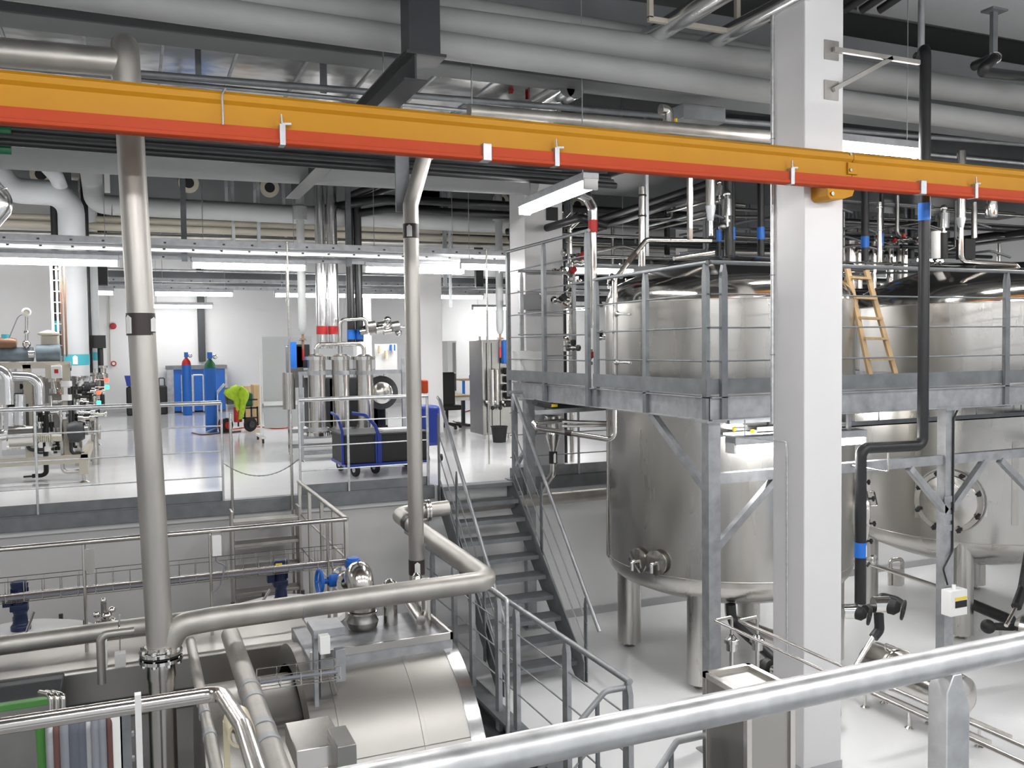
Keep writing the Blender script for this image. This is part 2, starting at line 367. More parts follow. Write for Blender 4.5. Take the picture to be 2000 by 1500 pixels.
# ------------------------------------------------------------------ foreground handrail
def hz(px, py, Y): return pt(px, py, Y=Y)
a = hz(1300, 1402, 1.1); b = hz(2000, 1261, 1.1)
t = thing('handrail', 'thick galvanised handrail closest to the viewer, running up to the right', 'railing', (1.0, 1.1, 0))
zr = (a.z+b.z)/2
MB().tube([(-.3, 1.1, zr-.002), (3.2, 1.1, zr)], .0242, n=36).obj('top_rail', 'galvp', t)
def flatpost(x, y, z0, z1, w=.055, d=.04):
    return MB().poly([(x-w/2, y-d/2, z0), (x+w/2, y-d/2, z0), (x+w/2, y-d/2, z1-.06), (x+w/2-.016, y-d/2, z1-.02), (x+w/2-.02, y-d/2, z1), (x-w/2+.016, y-d/2, z1), (x-w/2, y-d/2, z1-.03)], (0, d, 0))
for px in (1853,):
    x = pt(px, 1400, Y=1.1).x
    flatpost(x, 1.1, -.06, zr-.018).obj('post', 'galvp', t, .002)
flatpost(-.1, 1.1, -.06, zr-.018).obj('post', 'galvp', t, .002)

# ------------------------------------------------------------------ generic railing
def railing(name, label, p0, p1, zf, H=1.1, nbar=3, step=.275, posts=(), zpost=None, rt=.021, rb=.0075, pw=.055, pd=.012, m='galv', kick=.13, kickz=0, roundpost=False, zs=0., mk=None, group=None, ext=(0, 0)):
    """straight railing on a floor at height zf; posts are distances from p0"""
    p0 = Vector((*p0, zf)); p1 = Vector((*p1, zf)); d = (p1-p0).normalized(); L = (p1-p0).length; up = Vector((0,0,1)); nr = d.cross(up)
    t = thing(name, label, 'railing', tuple(p0), group)
    MB().tube([p0+up*(H-rt)-d*ext[0], p1+up*(H-rt)+d*ext[1]], rt, n=18).obj('top_rail', m, t)
    for k in range(nbar):
        z = H-step*(k+1)
        MB().tube([p0+up*z, p1+up*z], rb, n=10).obj('bar', m, t)
    if kick: MB().bar(p0+up*(kickz+kick/2)-nr*.02, p1+up*(kickz+kick/2)-nr*.02, .006, kick).obj('kick_plate', mk or m, t)
    zp = 0 if zpost is None else zpost
    for s in posts:
        c = p0+d*s
        if roundpost: MB().tube([c+up*zp, c+up*(H-rt)], roundpost, n=12).obj('post', m, t)
        else:
            q = [c-d*pw/2-nr*pd/2+up*zp, c+d*pw/2-nr*pd/2+up*zp, c+d*pw/2-nr*pd/2+up*(H-.12), c+d*.012-nr*pd/2+up*(H-.03), c-d*.012-nr*pd/2+up*(H-.03), c-d*pw/2-nr*pd/2+up*(H-.12)]
            MB().poly(q, nr*pd).obj('post', m, t)
    return t
# upper floor railing, left part (posts round), and the part between chain gate and stair
xs = [pt(px, 880, Y=10.03).x for px in (70, 314, 434)]
railing('floor_railing', 'galvanised railing along the upper floor edge, left of the chain gate', (-4.2, 10.03), (xs[2], 10.03), 0, posts=[x+4.2 for x in xs]+[1.0, 2.2], roundpost=.013, kick=.115, zpost=-.03, rt=.024, m='galvp', mk='galvd')
xs = [pt(px, 860, Y=10.03).x for px in (585, 680, 835)]
railing('floor_railing', 'galvanised railing along the upper floor edge in front of the black cart', (xs[0], 10.03), (3.2, 10.03), 0, posts=[x-xs[0] for x in xs]+[3.2-xs[0]], roundpost=.014, kick=.115, zpost=-.03, rt=.024, m='galvp', mk='galvd')
# chain gate posts and chain
for px, py0, lb in ((449, 806, 'slim stainless post left of the hanging chain, running down the pit ladder'), (566, 803, 'slim stainless post right of the hanging chain, running down the pit ladder')):
    q = pt(px, py0, Y=10.0)
    tag(MB().tube([(q.x, 9.97, -2.0), (q.x, 9.97, q.z)], .016, n=12).obj('ladder_post', 'steel'), lb, 'post')
qa = pt(437, 905, Y=9.97); qb = pt(583, 900, Y=9.97); mb = MB()
N = 34; pr = None
for i in range(N+1):
    s = i/N; p = Vector((qa.x+(qb.x-qa.x)*s, 9.95, qa.z-.16*(1-(2*s-1)**2)))
    if pr is not None: mb.tube([pr, p], .0045 if i % 2 else .007, 0, 6)
    pr = p
tag(mb.obj('chain', 'galv'), 'thin chain hanging across the ladder gap in the upper railing', 'chain')
# pit ladder rungs
t = thing('pit_ladder', 'steel steps below the chain gate leading down to the mixing tanks', 'ladder', (.92, 9.9, -1.7))
for i, z in enumerate((-.16, -.40, -.66, -.92, -1.2, -1.5)): MB().box((.93, 9.62, z-.035), (1.60, 9.82, z)).obj('step', 'pipe', t, .004)
for x in (.915, 1.61): MB().box((x-.01, 9.60, -1.75), (x+.01, 9.84, -.05)).obj('stringer', 'pipe', t)

# ------------------------------------------------------------------ stair from the upper floor to the lower floor
SX0, SX1 = 3.32, 4.22
t = thing('stair', 'grey galvanised steel stair with nine open treads from upper floor to lower floor', 'stair', (3.77, 8.2, LOWZ))
YT, YB = 10.0, 8.26
for i in range(10):
    z = -i*.185; y = YT-.02-i*(YT-YB)/9.35
    mb = MB().box((SX0+.01, y-.115, z-.035), (SX1-.01, y+.115, z-.002)); mb.box((SX0+.01, y-.125, z-.045), (SX1-.01, y-.105, z))
    mb.obj('tread', 'galvd', t)
for x in (SX0, SX1):
    MB().poly([(x-.006, YT+.04, -.0), (x-.006, YT-.16, .0), (x-.006, YB-.22, LOWZ+.22), (x-.006, YB-.22, LOWZ), (x-.006, YB-.02, LOWZ), (x-.006, YT+.04, -.24)], (.012, 0, 0)).obj('stringer', 'galvd', t)
def stair_rail(x, label, ext):
    t = thing('stair_railing', label, 'railing', (x, 8.2, LOWZ))
    sl = 1.85/(YT-YB-.0)*.94
    y0, y1 = YT-.1, YB-.28
    z = lambda y, h: (y-YT)*sl+h
    top = [(x, y0, 1.06), (x, y0-.06, 1.03), (x, y1-ext, z(y1-ext, 1.0))]
    MB().tube(top, .021, .05, n=16).obj('top_rail', 'galv', t)
    for h in (.74, .48, .22): MB().tube([(x, y0, z(y0, h)), (x, y1+.05, z(y1+.05, h))], .0075, n=8).obj('bar', 'galv', t)
    for y in (y0, (y0+y1)/2+.35, (y0+y1)/2-.45, y1+.08) if ext < .1 else (y0, y0-.78, y1+.08):
        z0 = z(y, -.12); z1 = z(y, .97)
        MB().poly([(x-.006, y-.03, z0), (x-.006, y+.03, z0), (x-.006, y+.03, z1-.08), (x-.006, y+.01, z1), (x-.006, y-.01, z1), (x-.006, y-.03, z1-.1)], (.012, 0, 0)).obj('post', 'galvd', t)
    return t
stair_rail(SX0-.03, 'left handrail of the steel stair, with parallel thin bars', .05)
stair_rail(SX1+.03, 'right handrail of the steel stair, ending beside the big tank', .22)
railing('floor_railing', 'short galvanised railing beyond the stair, under the platform end', (4.26, 10.03), (6.4, 10.03), 0, posts=(.05, .95, 2.1), kick=.14, zpost=-.08, roundpost=.016, m='galv')

# ------------------------------------------------------------------ pit guard railing on the lower floor
py_ = [9.75, 9.0, 8.45, 7.742, 7.305, 6.288, 5.33]
railing('pit_railing', 'grey galvanised guard railing beside the clad tank, in front of the stair foot', (3.14, 9.95), (3.14, 5.30), LOWZ+.02, H=1.14, posts=[9.95-y for y in py_], pw=.085, pd=.04, kick=0, rt=.024, m='galv', zpost=-.2)
tag(MB().box((3.06, 3.2, LOWZ-.28), (3.20, 10.0, LOWZ-.2)).box((3.19, 3.2, LOWZ-.28), (3.23, 10.0, LOWZ+.0)).box((3.06, 3.2, LOWZ-.02), (3.23, 10, LOWZ+.012)).obj('pit_edge_beam', 'galvd'), 'galvanised channel beam along the pit edge below the guard railing', 'edge beam')
a = pt(1000, 1160, X=3.05)
tag(MB().tube([(3.10, 7.95, -.66), (3.05, 7.3, -.64), (3.03, 7.27, -2.3)], .02, .03).obj('gate_post', 'galvp'), 'pale galvanised tube post standing against the pit railing by the stair foot', 'post')
t = thing('stair_handrail', 'bent galvanised handrail of the stair going down into the pit, below the railing corner', 'railing', (3.1, 5.3, LOWZ))
q = [pt(1225, 1342, X=3.14), pt(1182, 1350, X=2.98), pt(1120, 1425, X=2.75), pt(1040, 1520, X=2.55)]
MB().tube(q, .021, .07).obj('top_rail', 'galv', t)
for u in (.25, .8):
    p = q[1].lerp(q[2], u); MB().tube([p, p-Vector((0,0,1.2))], .016).obj('post', 'galvd', t)
MB().tube([p+Vector((0,0,-.28)) for p in q], .009, .05).obj('bar', 'galv', t)
t = thing('stair_handrail', 'second bent galvanised handrail, ending at the stainless cabinet', 'railing', (3.0, 4.3, LOWZ))
q = [pt(1372, 1437, Y=4.5), pt(1322, 1448, Y=4.45), pt(1262, 1540, Y=4.2)]
MB().tube(q, .02, .08).obj('top_rail', 'galv', t); MB().tube([q[1].lerp(q[2], .2), q[1].lerp(q[2], .2)-Vector((0,0,1))], .016).obj('post', 'galvd', t)

# ------------------------------------------------------------------ big tanks
def make_tank(cx, cy, R, label, man_ang, z0=-.72, z1=2.08, legoff=(.85, .7), dome=.52):
    t = thing('storage_tank', label, 'tank', (cx, cy, LOWZ))
    MB().lathe([(R, z0+.04), (R, z1)], (cx, cy, 0), n=96).obj('shell', 'tank', t)
    k = 14; pr = []
    for i in range(k+1):
        a = i/k
        if a < .35: th = a/.35*math.radians(68); pr.append((R-.26*(1-math.cos(th)), .26*math.sin(th)))
        else:
            r0, h0 = R-.26*(1-math.cos(math.radians(68))), .26*math.sin(math.radians(68)); u = (a-.35)/.65
            pr.append((r0*(1-u), h0+(dome-h0)*(1-(1-u)**2)))
    MB().lathe([(R, 0)]+pr, (cx, cy, z1), n=96).obj('top_head', 'tankd', t)
    MB().lathe([(r, -h*.92) for r, h in [(R, 0)]+pr], (cx, cy, z0+.04), n=96).obj('bottom_head', 'tank', t)
    for zz in (z1, z0+.04, (z0+z1)/2+.35):
        MB().lathe([(R-.003, -.008), (R+.003, -.004), (R+.003, .004), (R-.003, .008)], (cx, cy, zz), n=96).obj('weld_seam', 'pipe', t)
    for sx in (-1, 1):
        for sy in (-1, 1):
            x, y = cx+sx*legoff[0], cy+sy*legoff[1]
            l = MB().tube([(x, y, LOWZ+.07), (x, y, z0+.02)], .135, n=28).obj('leg', 'tank', t)
            MB().lathe([(0, 0), (.06, 0), (.07, .02), (.03, .03), (.03, .09), (0, .09)], (x, y, LOWZ)).obj('foot', 'steel', l)
    # manway
    if man_ang is not None:
        a = math.radians(man_ang); d = Vector((math.cos(a), math.sin(a), 0)); c = Vector((cx, cy, -.2))+d*(R-.03)
        m = MB().lathe([(.30, 0), (.30, .10), (.36, .10), (.36, .13), (.31, .13), (.30, .15), (.16, .185), (0, .195)], c, d, 48).obj('manway', 'steel', t)
        MB().lathe([(.37, .02), (.385, .02), (.385, .033), (.37, .033)], c, d, 48).obj('reinforcing_ring', 'tank', m)
        u = d.orthogonal().normalized(); v = d.cross(u)
        for k in range(8):
            b = 2*math.pi*(k+.35)/8; p = c+(u*math.cos(b)+v*math.sin(b))*.34+d*.12
            kb = MB().cyl(p, p+d*.05, .011, n=8)
            for j in range(5):
                g = 2*math.pi*j/5; kb.ball(p+d*.065+(u*math.cos(g)+v*math.sin(g))*.017, .014)
            kb.ball(p+d*.065, .02); kb.obj('clamp_knob', 'rubber', m)
        hp = [c+u*(-.1)+v*.22+d*.17, c+u*(-.1)+v*.22+d*.24, c+u*(.1)+v*.22+d*.24, c+u*(.1)+v*.22+d*.17]
        MB().tube(hp, .008, .02, 8).obj('handle', 'steel', m)
    return t
T1 = make_tank(6.06, 8.1, 1.335, 'big round stainless tank left of the tall column, on thick steel legs', -33)
T2 = make_tank(9.85, 8.1, 1.37, 'big round stainless tank at the right picture edge with a bolted round manway', 211, legoff=(1.0, .72))
T3 = make_tank(13.6, 8.1, 1.35, 'farther stainless tank beyond the right-hand one', 211)
# outlet ports low on tank one
for ang, zz, nm in ((193, -.62, 0), (203, -.60, 1)):
    a = math.radians(ang); d = Vector((math.cos(a), math.sin(a), 0)); c = Vector((6.06, 8.1, zz+.05))+d*1.32
    p = MB().lathe([(.10, 0), (.10, .05), (.125, .05), (.125, .07), (.06, .08), (0, .08)], c, d, 28).obj('side_port', 'tankd', T1)
    MB().tube([c+d*.08, c+d*.14, c+d*.14+Vector((0, 0, -.09))], .02, .02).obj('sample_spout', 'chrome', p)
# trace line down the left flank of tank one
q = [pt(1194, 560, Y=8.55), pt(1188, 700, Y=8.55), pt(1186, 1085, Y=8.55), pt(1208, 1110, Y=8.7), pt(1260, 1130, Y=8.4)]
pipe('sensor_tube', 'thin steel tube running down the left flank of the first tank and under its base', q, .011, 'steel', .05)
for y, n_ in ((610, 0), (705, 1)):
    a = pt(1205, y+3, Y=7.85); b = pt(1232, y+4, Y=7.4)
    tag(MB().tube([a, b], .012, n=10).ball(tuple(a), .03).obj('sample_valve', 'chrome'), ['small chrome sample valve on the tank shell near its top', 'small chrome sample valve on the tank shell just above the platform deck'][n_], 'valve')
# jacket pads on tank two
for i, (px0, px1) in enumerate(((1727, 1738), (1980, 1990))): pass
t = T2
for ang in (196, 239):
    a = math.radians(ang); d = Vector((math.cos(a), math.sin(a), 0)); s = Vector((-d.y, d.x, 0)); c = Vector((9.85, 8.1, 0))+d*1.372
    MB().bar(c+Vector((0,0,-.45)), c+Vector((0,0,.5)), .07, .006, up=tuple(d)).obj('jacket_strip', 'pipe', t)
a = math.radians(224); d = Vector((math.cos(a), math.sin(a), 0)); c = Vector((9.85, 8.1, -.30))+d*1.37; s = Vector((-d.y, d.x, 0))
MB().bar(c-s*.12, c+s*.12, .02, .22).obj('name_plate_frame', 'tank', t); MB().bar(c-s*.07+d*.012, c+s*.07+d*.012, .01, .12).obj('name_plate', 'steel', t)

# ------------------------------------------------------------------ tank platform
PX0, PY0, PZ = 4.43, 6.15, 1.20
t = thing('tank_platform', 'raised galvanised steel platform around the big tanks', 'platform', (PX0, PY0, LOWZ))
def deck(x0, x1, y0, y1, c, R):
    mb = MB(); n = 64; inner = []; outer = []
    for k in range(n):
        a = 2*math.pi*(k+.5)/n; dx, dy = math.cos(a), math.sin(a); inner.append((c[0]+dx*R, c[1]+dy*R))
        s = min(((x1-c[0])/dx if dx > 0 else (x0-c[0])/dx) if abs(dx) > 1e-6 else 99, ((y1-c[1])/dy if dy > 0 else (y0-c[1])/dy) if abs(dy) > 1e-6 else 99)
        outer.append((c[0]+dx*s, c[1]+dy*s))
    L = []
    for z in (PZ-.03, PZ): L.append(([mb.bm.verts.new((*p, z)) for p in inner], [mb.bm.verts.new((*p, z)) for p in outer]))
    for k in range(n):
        j = (k+1) % n
        for I, O in L: mb.bm.faces.new((I[k], O[k], O[j], I[j]))
        mb.bm.faces.new((L[0][0][k], L[0][0][j], L[1][0][j], L[1][0][k]))
    mb.obj('deck_plate', 'galvd', t)
    MB().lathe([(R, -.05), (R+.01, -.05), (R+.01, .08), (R, .08)], (c[0], c[1], PZ), n=64).obj('hole_curb', 'galv', t)
deck(PX0, 8.0, PY0, 10.3, (6.06, 8.1), 1.40); deck(8.0, 11.7, PY0, 10.3, (9.85, 8.1), 1.43); deck(11.7, 15.4, PY0, 10.3, (13.6, 8.1), 1.42)
def chan(a, b): # edge channel
    return MB().bar(a, b, .012, .18)
def zc(z): return z
for a, b in (((PX0, PY0, PZ-.10), (15.4, PY0, PZ-.10)), ((PX0, PY0, PZ-.10), (PX0, 10.3, PZ-.10)), ((PX0, 10.3, PZ-.10), (15.4, 10.3, PZ-.10))):
    mb = MB().bar(a, b, .012, .20); a2 = Vector(a); b2 = Vector(b)
    for dz in (-.095, .095): mb.bar(a2+Vector((0,0,dz)), b2+Vector((0,0,dz)), .07, .01)
    mb.obj('edge_beam', 'galv', t)
for x in (8.0, 11.7): MB().ibar((x, PY0, PZ-.13), (x, 10.3, PZ-.13), .1, .18).obj('cross_beam', 'galv', t)
x2 = pt(1848, 1000, Y=6.2).x
for x, y in ((PX0+.055, PY0+.06), (x2, PY0+.06), (x2+3.2, PY0+.06), (PX0+.04, 10.24), (8, 10.24), (11.7, 10.24)):
    zf = LOWZ if y < 9.9 else LOWZ
    if y > 9.9: y = 9.93
    MB().box((x-.06, y-.05, zf), (x+.06, y+.05, PZ-.21)).box((x-.1, y-.09, PZ-.22), (x+.1, y+.09, PZ-.2)).box((x-.1, y-.09, zf), (x+.1, y+.09, zf+.015)).obj('column_post', 'galv', t)
# horizontal tie beam and braces
zt_ = .50
MB().box((PX0+.1, PY0+.03, zt_-.045), (12, PY0+.1, zt_+.045)).obj('tie_beam', 'galv', t)
br = [((PX0+.06, PY0+.06, .35), (PX0+.03, PY0+.95, PZ-.2)), ((PX0+.07, PY0+.06, -.12), (PX0+.75, PY0+.06, .47))]
for sx in (-1, 1): br.append(((x2+sx*.03, PY0+.04, -.0), (x2+sx*.5, PY0+.04, zt_-.05)))
br.append(((x2+.72, PY0+.04, zt_-.05), (x2+1.3, PY0+.04, 0)))
for a, b in br: MB().bar(a, b, .06, .06).obj('brace', 'galv', t)
for z in (.12, -.06, -.16): MB().box((x2-.08, PY0-.0, z-.03), (x2+.02, PY0+.01, z+.03)).obj('gusset', 'galv', t)
# railings of the platform
xr = [pt(px, 700, Y=PY0).x for px in (1417,)]
railing('platform_railing', 'galvanised railing along the front edge of the tank platform, passing behind the tall column', (PX0+.0, PY0-.015), (13, PY0-.015), PZ, H=1.14, step=.28, posts=[.13, pt(1962, 700, Y=PY0).x-PX0, 5.6, 7.5], pw=.06, pd=.04, kick=.13, kickz=.02, zpost=-.19, m='galvd', rt=.018)
yy = pt(1264, 700, X=PX0).y
railing('platform_railing', 'galvanised railing along the left edge of the tank platform, lower section', (PX0-.015, PY0), (PX0-.015, 8.12), PZ, H=1.14, step=.28, posts=[.03, yy-PY0, 1.93], pw=.06, pd=.04, kick=.13, kickz=.02, zpost=-.19, m='galvd', rt=.018)
railing('platform_railing', 'taller galvanised railing at the far left end of the tank platform, above the stair', (PX0-.03, 8.2), (PX0-.03, 10.4), PZ, H=1.66, nbar=5, step=.275, posts=[.04, pt(1068, 700, X=PX0).y-8.2, 2.17], pw=.06, pd=.04, kick=.13, kickz=.02, zpost=-.19, m='galvd', rt=.018)
railing('platform_railing', 'short galvanised railing across the back end of the tank platform by the white column', (PX0+.1, 10.36), (5.3, 10.36), PZ, H=1.42, nbar=4, step=.275, posts=[.05, .8], pw=.05, pd=.03, kick=.1, zpost=-.1, m='galv', rt=.018)
tag(MB().tube([(PX0-.02, 10.35, -.0), (PX0+.28, 9.75, PZ-.2)], .03, n=4).tube([(PX0+.03, 10.35, 0), (PX0+.03, 10.35, PZ-.2)], .045, n=4).obj('corner_strut', 'galv'), 'galvanised strut and post under the far left corner of the tank platform', 'strut')
# wooden ladder between the tanks
t = thing('wooden_ladder', 'light wooden step ladder leaning between the two big tanks', 'ladder', (8, 9.2, PZ))
LY = 7.0
A0, A1 = pt(1655, 525, Y=LY+.15), pt(1700, 735, Y=LY-.1); B0, B1 = pt(1692, 528, Y=LY+.15), pt(1750, 735, Y=LY-.1)
for P0, P1 in ((A0, A1), (B0, B1)): MB().bar(P0, P1, .055, .03, up=(0,1,0)).obj('stile', 'wood', t)
for u in (.08, .27, .46, .65, .84): MB().bar(A0.lerp(A1, u), B0.lerp(B1, u), .09, .025).obj('rung', 'wood', t)
MB().bar(A0.lerp(B0, .2)+Vector((0,.02,-.02)), A0.lerp(B0, .2)+Vector((.1, .7, -1.2)), .04, .03, up=(0,1,0)).obj('back_leg', 'wood', t)
# ------------------------------------------------------------------ big pipes near the viewer
def rng(c, ax, r, th, m='steel'): return (c, ax, r, th, m)
# thick vertical pipe
YP = 6.2
def on(px, py, Y=YP): return pt(px, py, Y=Y)
xp = on(277, 700).x; R1 = .084
ztop = on(262, 62).z
t = thing('process_pipe', 'thick dull stainless vertical pipe left of centre, with a flanged joint and brown marker band', 'pipe', (xp, YP, -.3))
MB().tube([(xp-2.6, YP+.05, on(120, 122).z), (xp-.02, YP+.02, on(250, 122).z+.0)], .088, n=28).obj('horizontal_branch', 'pipe', t)
MB().tube([(xp-.06, YP+.85, ztop-.05), (xp-.045, YP, ztop-.06), (xp+.06, YP, on(300, 1262).z)], R1, .16, n=32).obj('riser', 'pipe', t)
bz0, bz1 = on(278, 655).z, on(277, 612).z
xa = xp
band(t, (xa, YP, bz0), (xa, YP, bz1), R1, 'brown', arrow=(-.8, -.5, 0))
band(t, (xa, YP, bz0+.015), (xa, YP, bz1-.015), R1+.001, 'brown', arrow=(.8, -.45, 0))
fz = on(294, 1282).z; xf = xp+.062
for dz, r, th, mm in ((.022, .135, .02, 'chrome'), (0, .128, .008, 'rubber'), (-.024, .135, .022, 'chrome'), (.05, .10, .03, 'steel')):
    MB().cyl((xf, YP, fz+dz-th/2), (xf, YP, fz+dz+th/2), r, n=36).obj('flange', mm, t)
for k in range(8):
    a = 2*math.pi*(k+.5)/8; x, y = xf+.115*math.cos(a), YP+.115*math.sin(a)
    b = MB().cyl((x, y, fz-.06), (x, y, fz+.055), .009, n=8); b.cyl((x, y, fz+.034), (x, y, fz+.052), .017, n=6).cyl((x, y, fz-.052), (x, y, fz-.036), .017, n=6); b.obj('bolt', 'chrome', t)
MB().lathe([(.086, -.04), (.09, -.14), (.084, -.16), (.078, -.3), (.086, -.31), (.086, -2.9)], (xf, YP, fz), n=32).obj('lower_pipe', 'steel', t)
# big horizontal pipe, elbow and return
q0 = pt(322, 1262, Y=6.2); q1 = pt(330, 1225, Y=6.2); q2 = pt(958, 1134, Y=6.2)
xr_ = q2.x; q3 = pt(776, 1004, X=xr_); q4 = pt(850, 990, Y=q3.y)
zz = (q1.z+q2.z)/2
t = thing('process_pipe', 'thick dull stainless pipe running level to an elbow, then back beneath the stair side', 'pipe', (q1.x, 6.2, q1.z))
A0_ = Vector((xp+.10, 6.2, q1.z-.14))
MB().tube([A0_, Vector((xp+.17, 6.2, q1.z+.005)), Vector((xp+.42, 6.2, q1.z+.02)), q2, q3, Vector((q3.x+.55, q3.y, q3.z+.02))], .079, .13, n=30).obj('tube', 'pipe', t)
for f_ in (.33, .34): pass
c = q1.lerp(q2, .38); MB().lathe([(.0795, -.006), (.082, 0), (.0795, .006)], c+Vector((0,0,.003)), q2-q1, 30).obj('weld_seam', 'galv', t)
d = (q3-q2).normalized(); band(t, q3-d*.52, q3-d*.40, .08, 'brown')
c = Vector((q3.x+.30, q3.y, q3.z+.011))
for dx in (0, .03): MB().cyl((c.x+dx-.011, c.y, c.z), (c.x+dx+.011, c.y, c.z), .115, n=30).obj('flange', 'steel', t)
mb = MB().box((q3.x+.17, q3.y+.0, q3.z-.28), (q3.x+.31, q3.y+.35, q3.z-.09)); mb.obj('wall_support', 'galv', t)
# wall pipe continuing right behind the stair
a = pt(1000, 985, Y=9.85); b = pt(1186, 962, Y=9.85)
pipe('process_pipe', 'grey pipe along the white wall behind the stair and first tank', [(q3.x+.62, 9.85, (a.z+b.z)/2-.0), (7.5, 9.85, (a.z+b.z)/2+.02)], .075, 'pipe')
# second vertical pipe
YQ = 7.35
x2_ = pt(807, 700, Y=YQ).x; z1 = pt(803, 400, Y=YQ).z; zbot = pt(808, 1260, Y=YQ).z
t = thing('process_pipe', 'slimmer dusty vertical pipe right of centre with two black arrow bands and a bent top', 'pipe', (x2_, YQ, zbot))
MB().tube([(x2_+.45, YQ-.1, z1+.72), (x2_+.13, YQ, z1+.42), (x2_-.0, YQ, z1), (x2_, YQ, zbot)], .066, .05, n=28).obj('tube', 'pipe', t)
for y0, y1 in ((466, 438), (1122, 1093)):
    band(t, (x2_, YQ, pt(806, y0, Y=YQ).z), (x2_, YQ, pt(806, y1, Y=YQ).z), .066, 'brown', arrow=(-.55, -1, 0) if y0 < 500 else (-.2, -1, 0))
xq = pt(808, 350, Y=YQ).x
tag(MB().box((x2_-.10, YQ+.09, z1-.05), (x2_+.02, YQ+.12, z1+.62)).obj('hanger_plate', 'galvd'), 'grey hanger plate behind the bent top of the dusty vertical pipe', 'hanger')
# long pipe behind, left
YR = 7.0
a = pt(0, 1262, Y=YR); b = pt(620, 1178, Y=YR)
pipe('process_pipe', 'long level stainless pipe passing behind the thick vertical pipe, over the mixing tanks', [(-3.5, YR, a.z-.02), (b.x, YR, b.z)], .068, 'pipe')
a = pt(205, 1232, Y=6.7); 
pipe('drain_pipe', 'thin downpipe elbow hanging under the level pipe, left of the thick pipe', [pt(262, 1232, Y=6.6), pt(196, 1240, Y=6.6), pt(199, 1335, Y=6.6)], .028, 'pipe', .05)
pipe('drain_pipe', 'pale thin downpipe right beside the hanging elbow pipe', [pt(205, 1240, Y=6.9), pt(206, 1305, Y=6.9)], .014, 'plasticw')
t = thing('pipe_hanger', 'chrome pipe clamp and hanger rod on the level pipe left of the thick pipe', 'pipe hanger', tuple(pt(232, 1215, Y=6.9)))
MB().tube([pt(233, 1200, Y=6.95), pt(235, 1290, Y=6.95)], .006).obj('rod', 'chrome', t)
c = pt(233, 1230, Y=7.0); MB().torus(c, (1,0,0), .07, .006).obj('clamp', 'chrome', t)
a = pt(224, 1275, Y=6.95); b = pt(246, 1297, Y=6.95); MB().box((a.x, 6.9, b.z), (b.x, 6.98, a.z)).obj('clamp_block', 'plasticw', t)
# near stainless tube at lower left
YN = 2.6
q = [pt(-60, 1428, Y=YN), pt(432, 1353, Y=YN)]
zN = q[1].z; xN = q[1].x
q.append(pt(475, 1420, X=xN+.02)); q.append(pt(520, 1560, X=xN+.02))
t = thing('handrail', 'polished stainless tube rail at lower left bending down towards the viewer', 'railing', tuple(q[1]))
MB().tube([q[0], q[1], q[2], q[3]], .0215, .05, n=28).obj('top_rail', 'steel', t)
c = pt(462, 1402, X=xN+.02); dd = (q[3]-q[2]).normalized()
MB().lathe([(.026, 0), (.033, 0), (.034, .12), (.027, .12)], c, dd, 28).obj('sleeve', 'clear', t)
MB().box((c.x-.035, c.y-.02, c.z-.5), (c.x-.02, c.y+.0, c.z)).obj('sleeve_bracket', 'clear', t)
c = pt(270, 1360, Y=YN-.03); MB().box((c.x-.009, YN-.05, c.z-.8), (c.x+.007, YN-.025, c.z+.01)).obj('strap', 'plasticw', t)
# slanting pipes running towards the viewer at lower centre
def runB(name, label, px, py, z, r, m, y1=1.2, y0=None, bands=(), clamps=(), grp=None):
    p = pt(px, py, Z=z); t = thing(name, label, 'pipe', tuple(p), grp)
    MB().tube([(p.x, y0 or p.y, z), (p.x, y1, z)], r, n=26).obj('tube', m, t)
    for y in bands: band(t, (p.x, y, z), (p.x, y+.06, z), r, 'galv', name='weld_sleeve')
    for y in clamps:
        g = MB().torus((p.x, y, z), (0,1,0), r+.006, .006).obj('clamp', 'chrome', t)
        MB().cyl((p.x+r+.0, y, z), (p.x+r+.035, y, z), .008, n=8).obj('clamp_bolt', 'chrome', g)
    return t
runB('process_pipe', 'matt grey pipe slanting towards the viewer left of the clad tank', 450, 1240, -.36, .062, 'pipe', bands=(5.3, 5.1, 4.7, 4.5), clamps=(3.9,))
runB('process_pipe', 'thinner matt grey pipe slanting towards the viewer beside the thick pipe base', 372, 1252, -.38, .032, 'pipe', bands=(5.3, 5.1, 4.8), clamps=(4.1,))
# ------------------------------------------------------------------ stainless walkway railing over the pit
WX, WY, WZ = 1.655, 7.52, -.93
t = railing('walkway_railing', 'stainless railing of the pit walkway running left from its corner, white switch box on it', (-3.5, WY), (WX, WY), WZ, H=1.13, nbar=2, step=.37, posts=[pt(px, 1060, Y=WY).x+3.5 for px in (163, 410, 640)], roundpost=.014, kick=0, zpost=-.3, m='steel', rt=.021, rb=.01)
a = pt(413, 1046, Y=WY-.02); b = pt(432, 1083, Y=WY-.02)
sb = tag(MB().box((a.x, WY-.07, b.z), (b.x, WY-.015, a.z)).obj('switch_box', 'plasticw', bevel=.004), 'white plastic switch box on a post of the pit walkway railing', 'switch box')
tag(MB().tube([(a.x+.03, WY-.03, b.z), (a.x+.03, WY-.03, b.z-.05), (a.x+.10, WY-.03, b.z-.09), (a.x+.06, WY-.03, b.z-.25), (a.x, WY-.03, b.z-.3)], .007, .03).obj('cable', 'cableg'), 'grey cable looping down from the white switch box', 'cable')
a = pt(163, 1073, Y=WY-.02); b = pt(186, 1110, Y=WY-.02)
tag(MB().poly([(a.x, WY-.03, a.z), (b.x, WY-.03, a.z), (b.x, WY-.03, b.z), (a.x+.05, WY-.03, b.z-.05), (a.x, WY-.03, b.z)], (0, .012, 0)).obj('back_plate', 'pipe'), 'grey steel plate fixed to the left post of the pit walkway railing', 'plate')
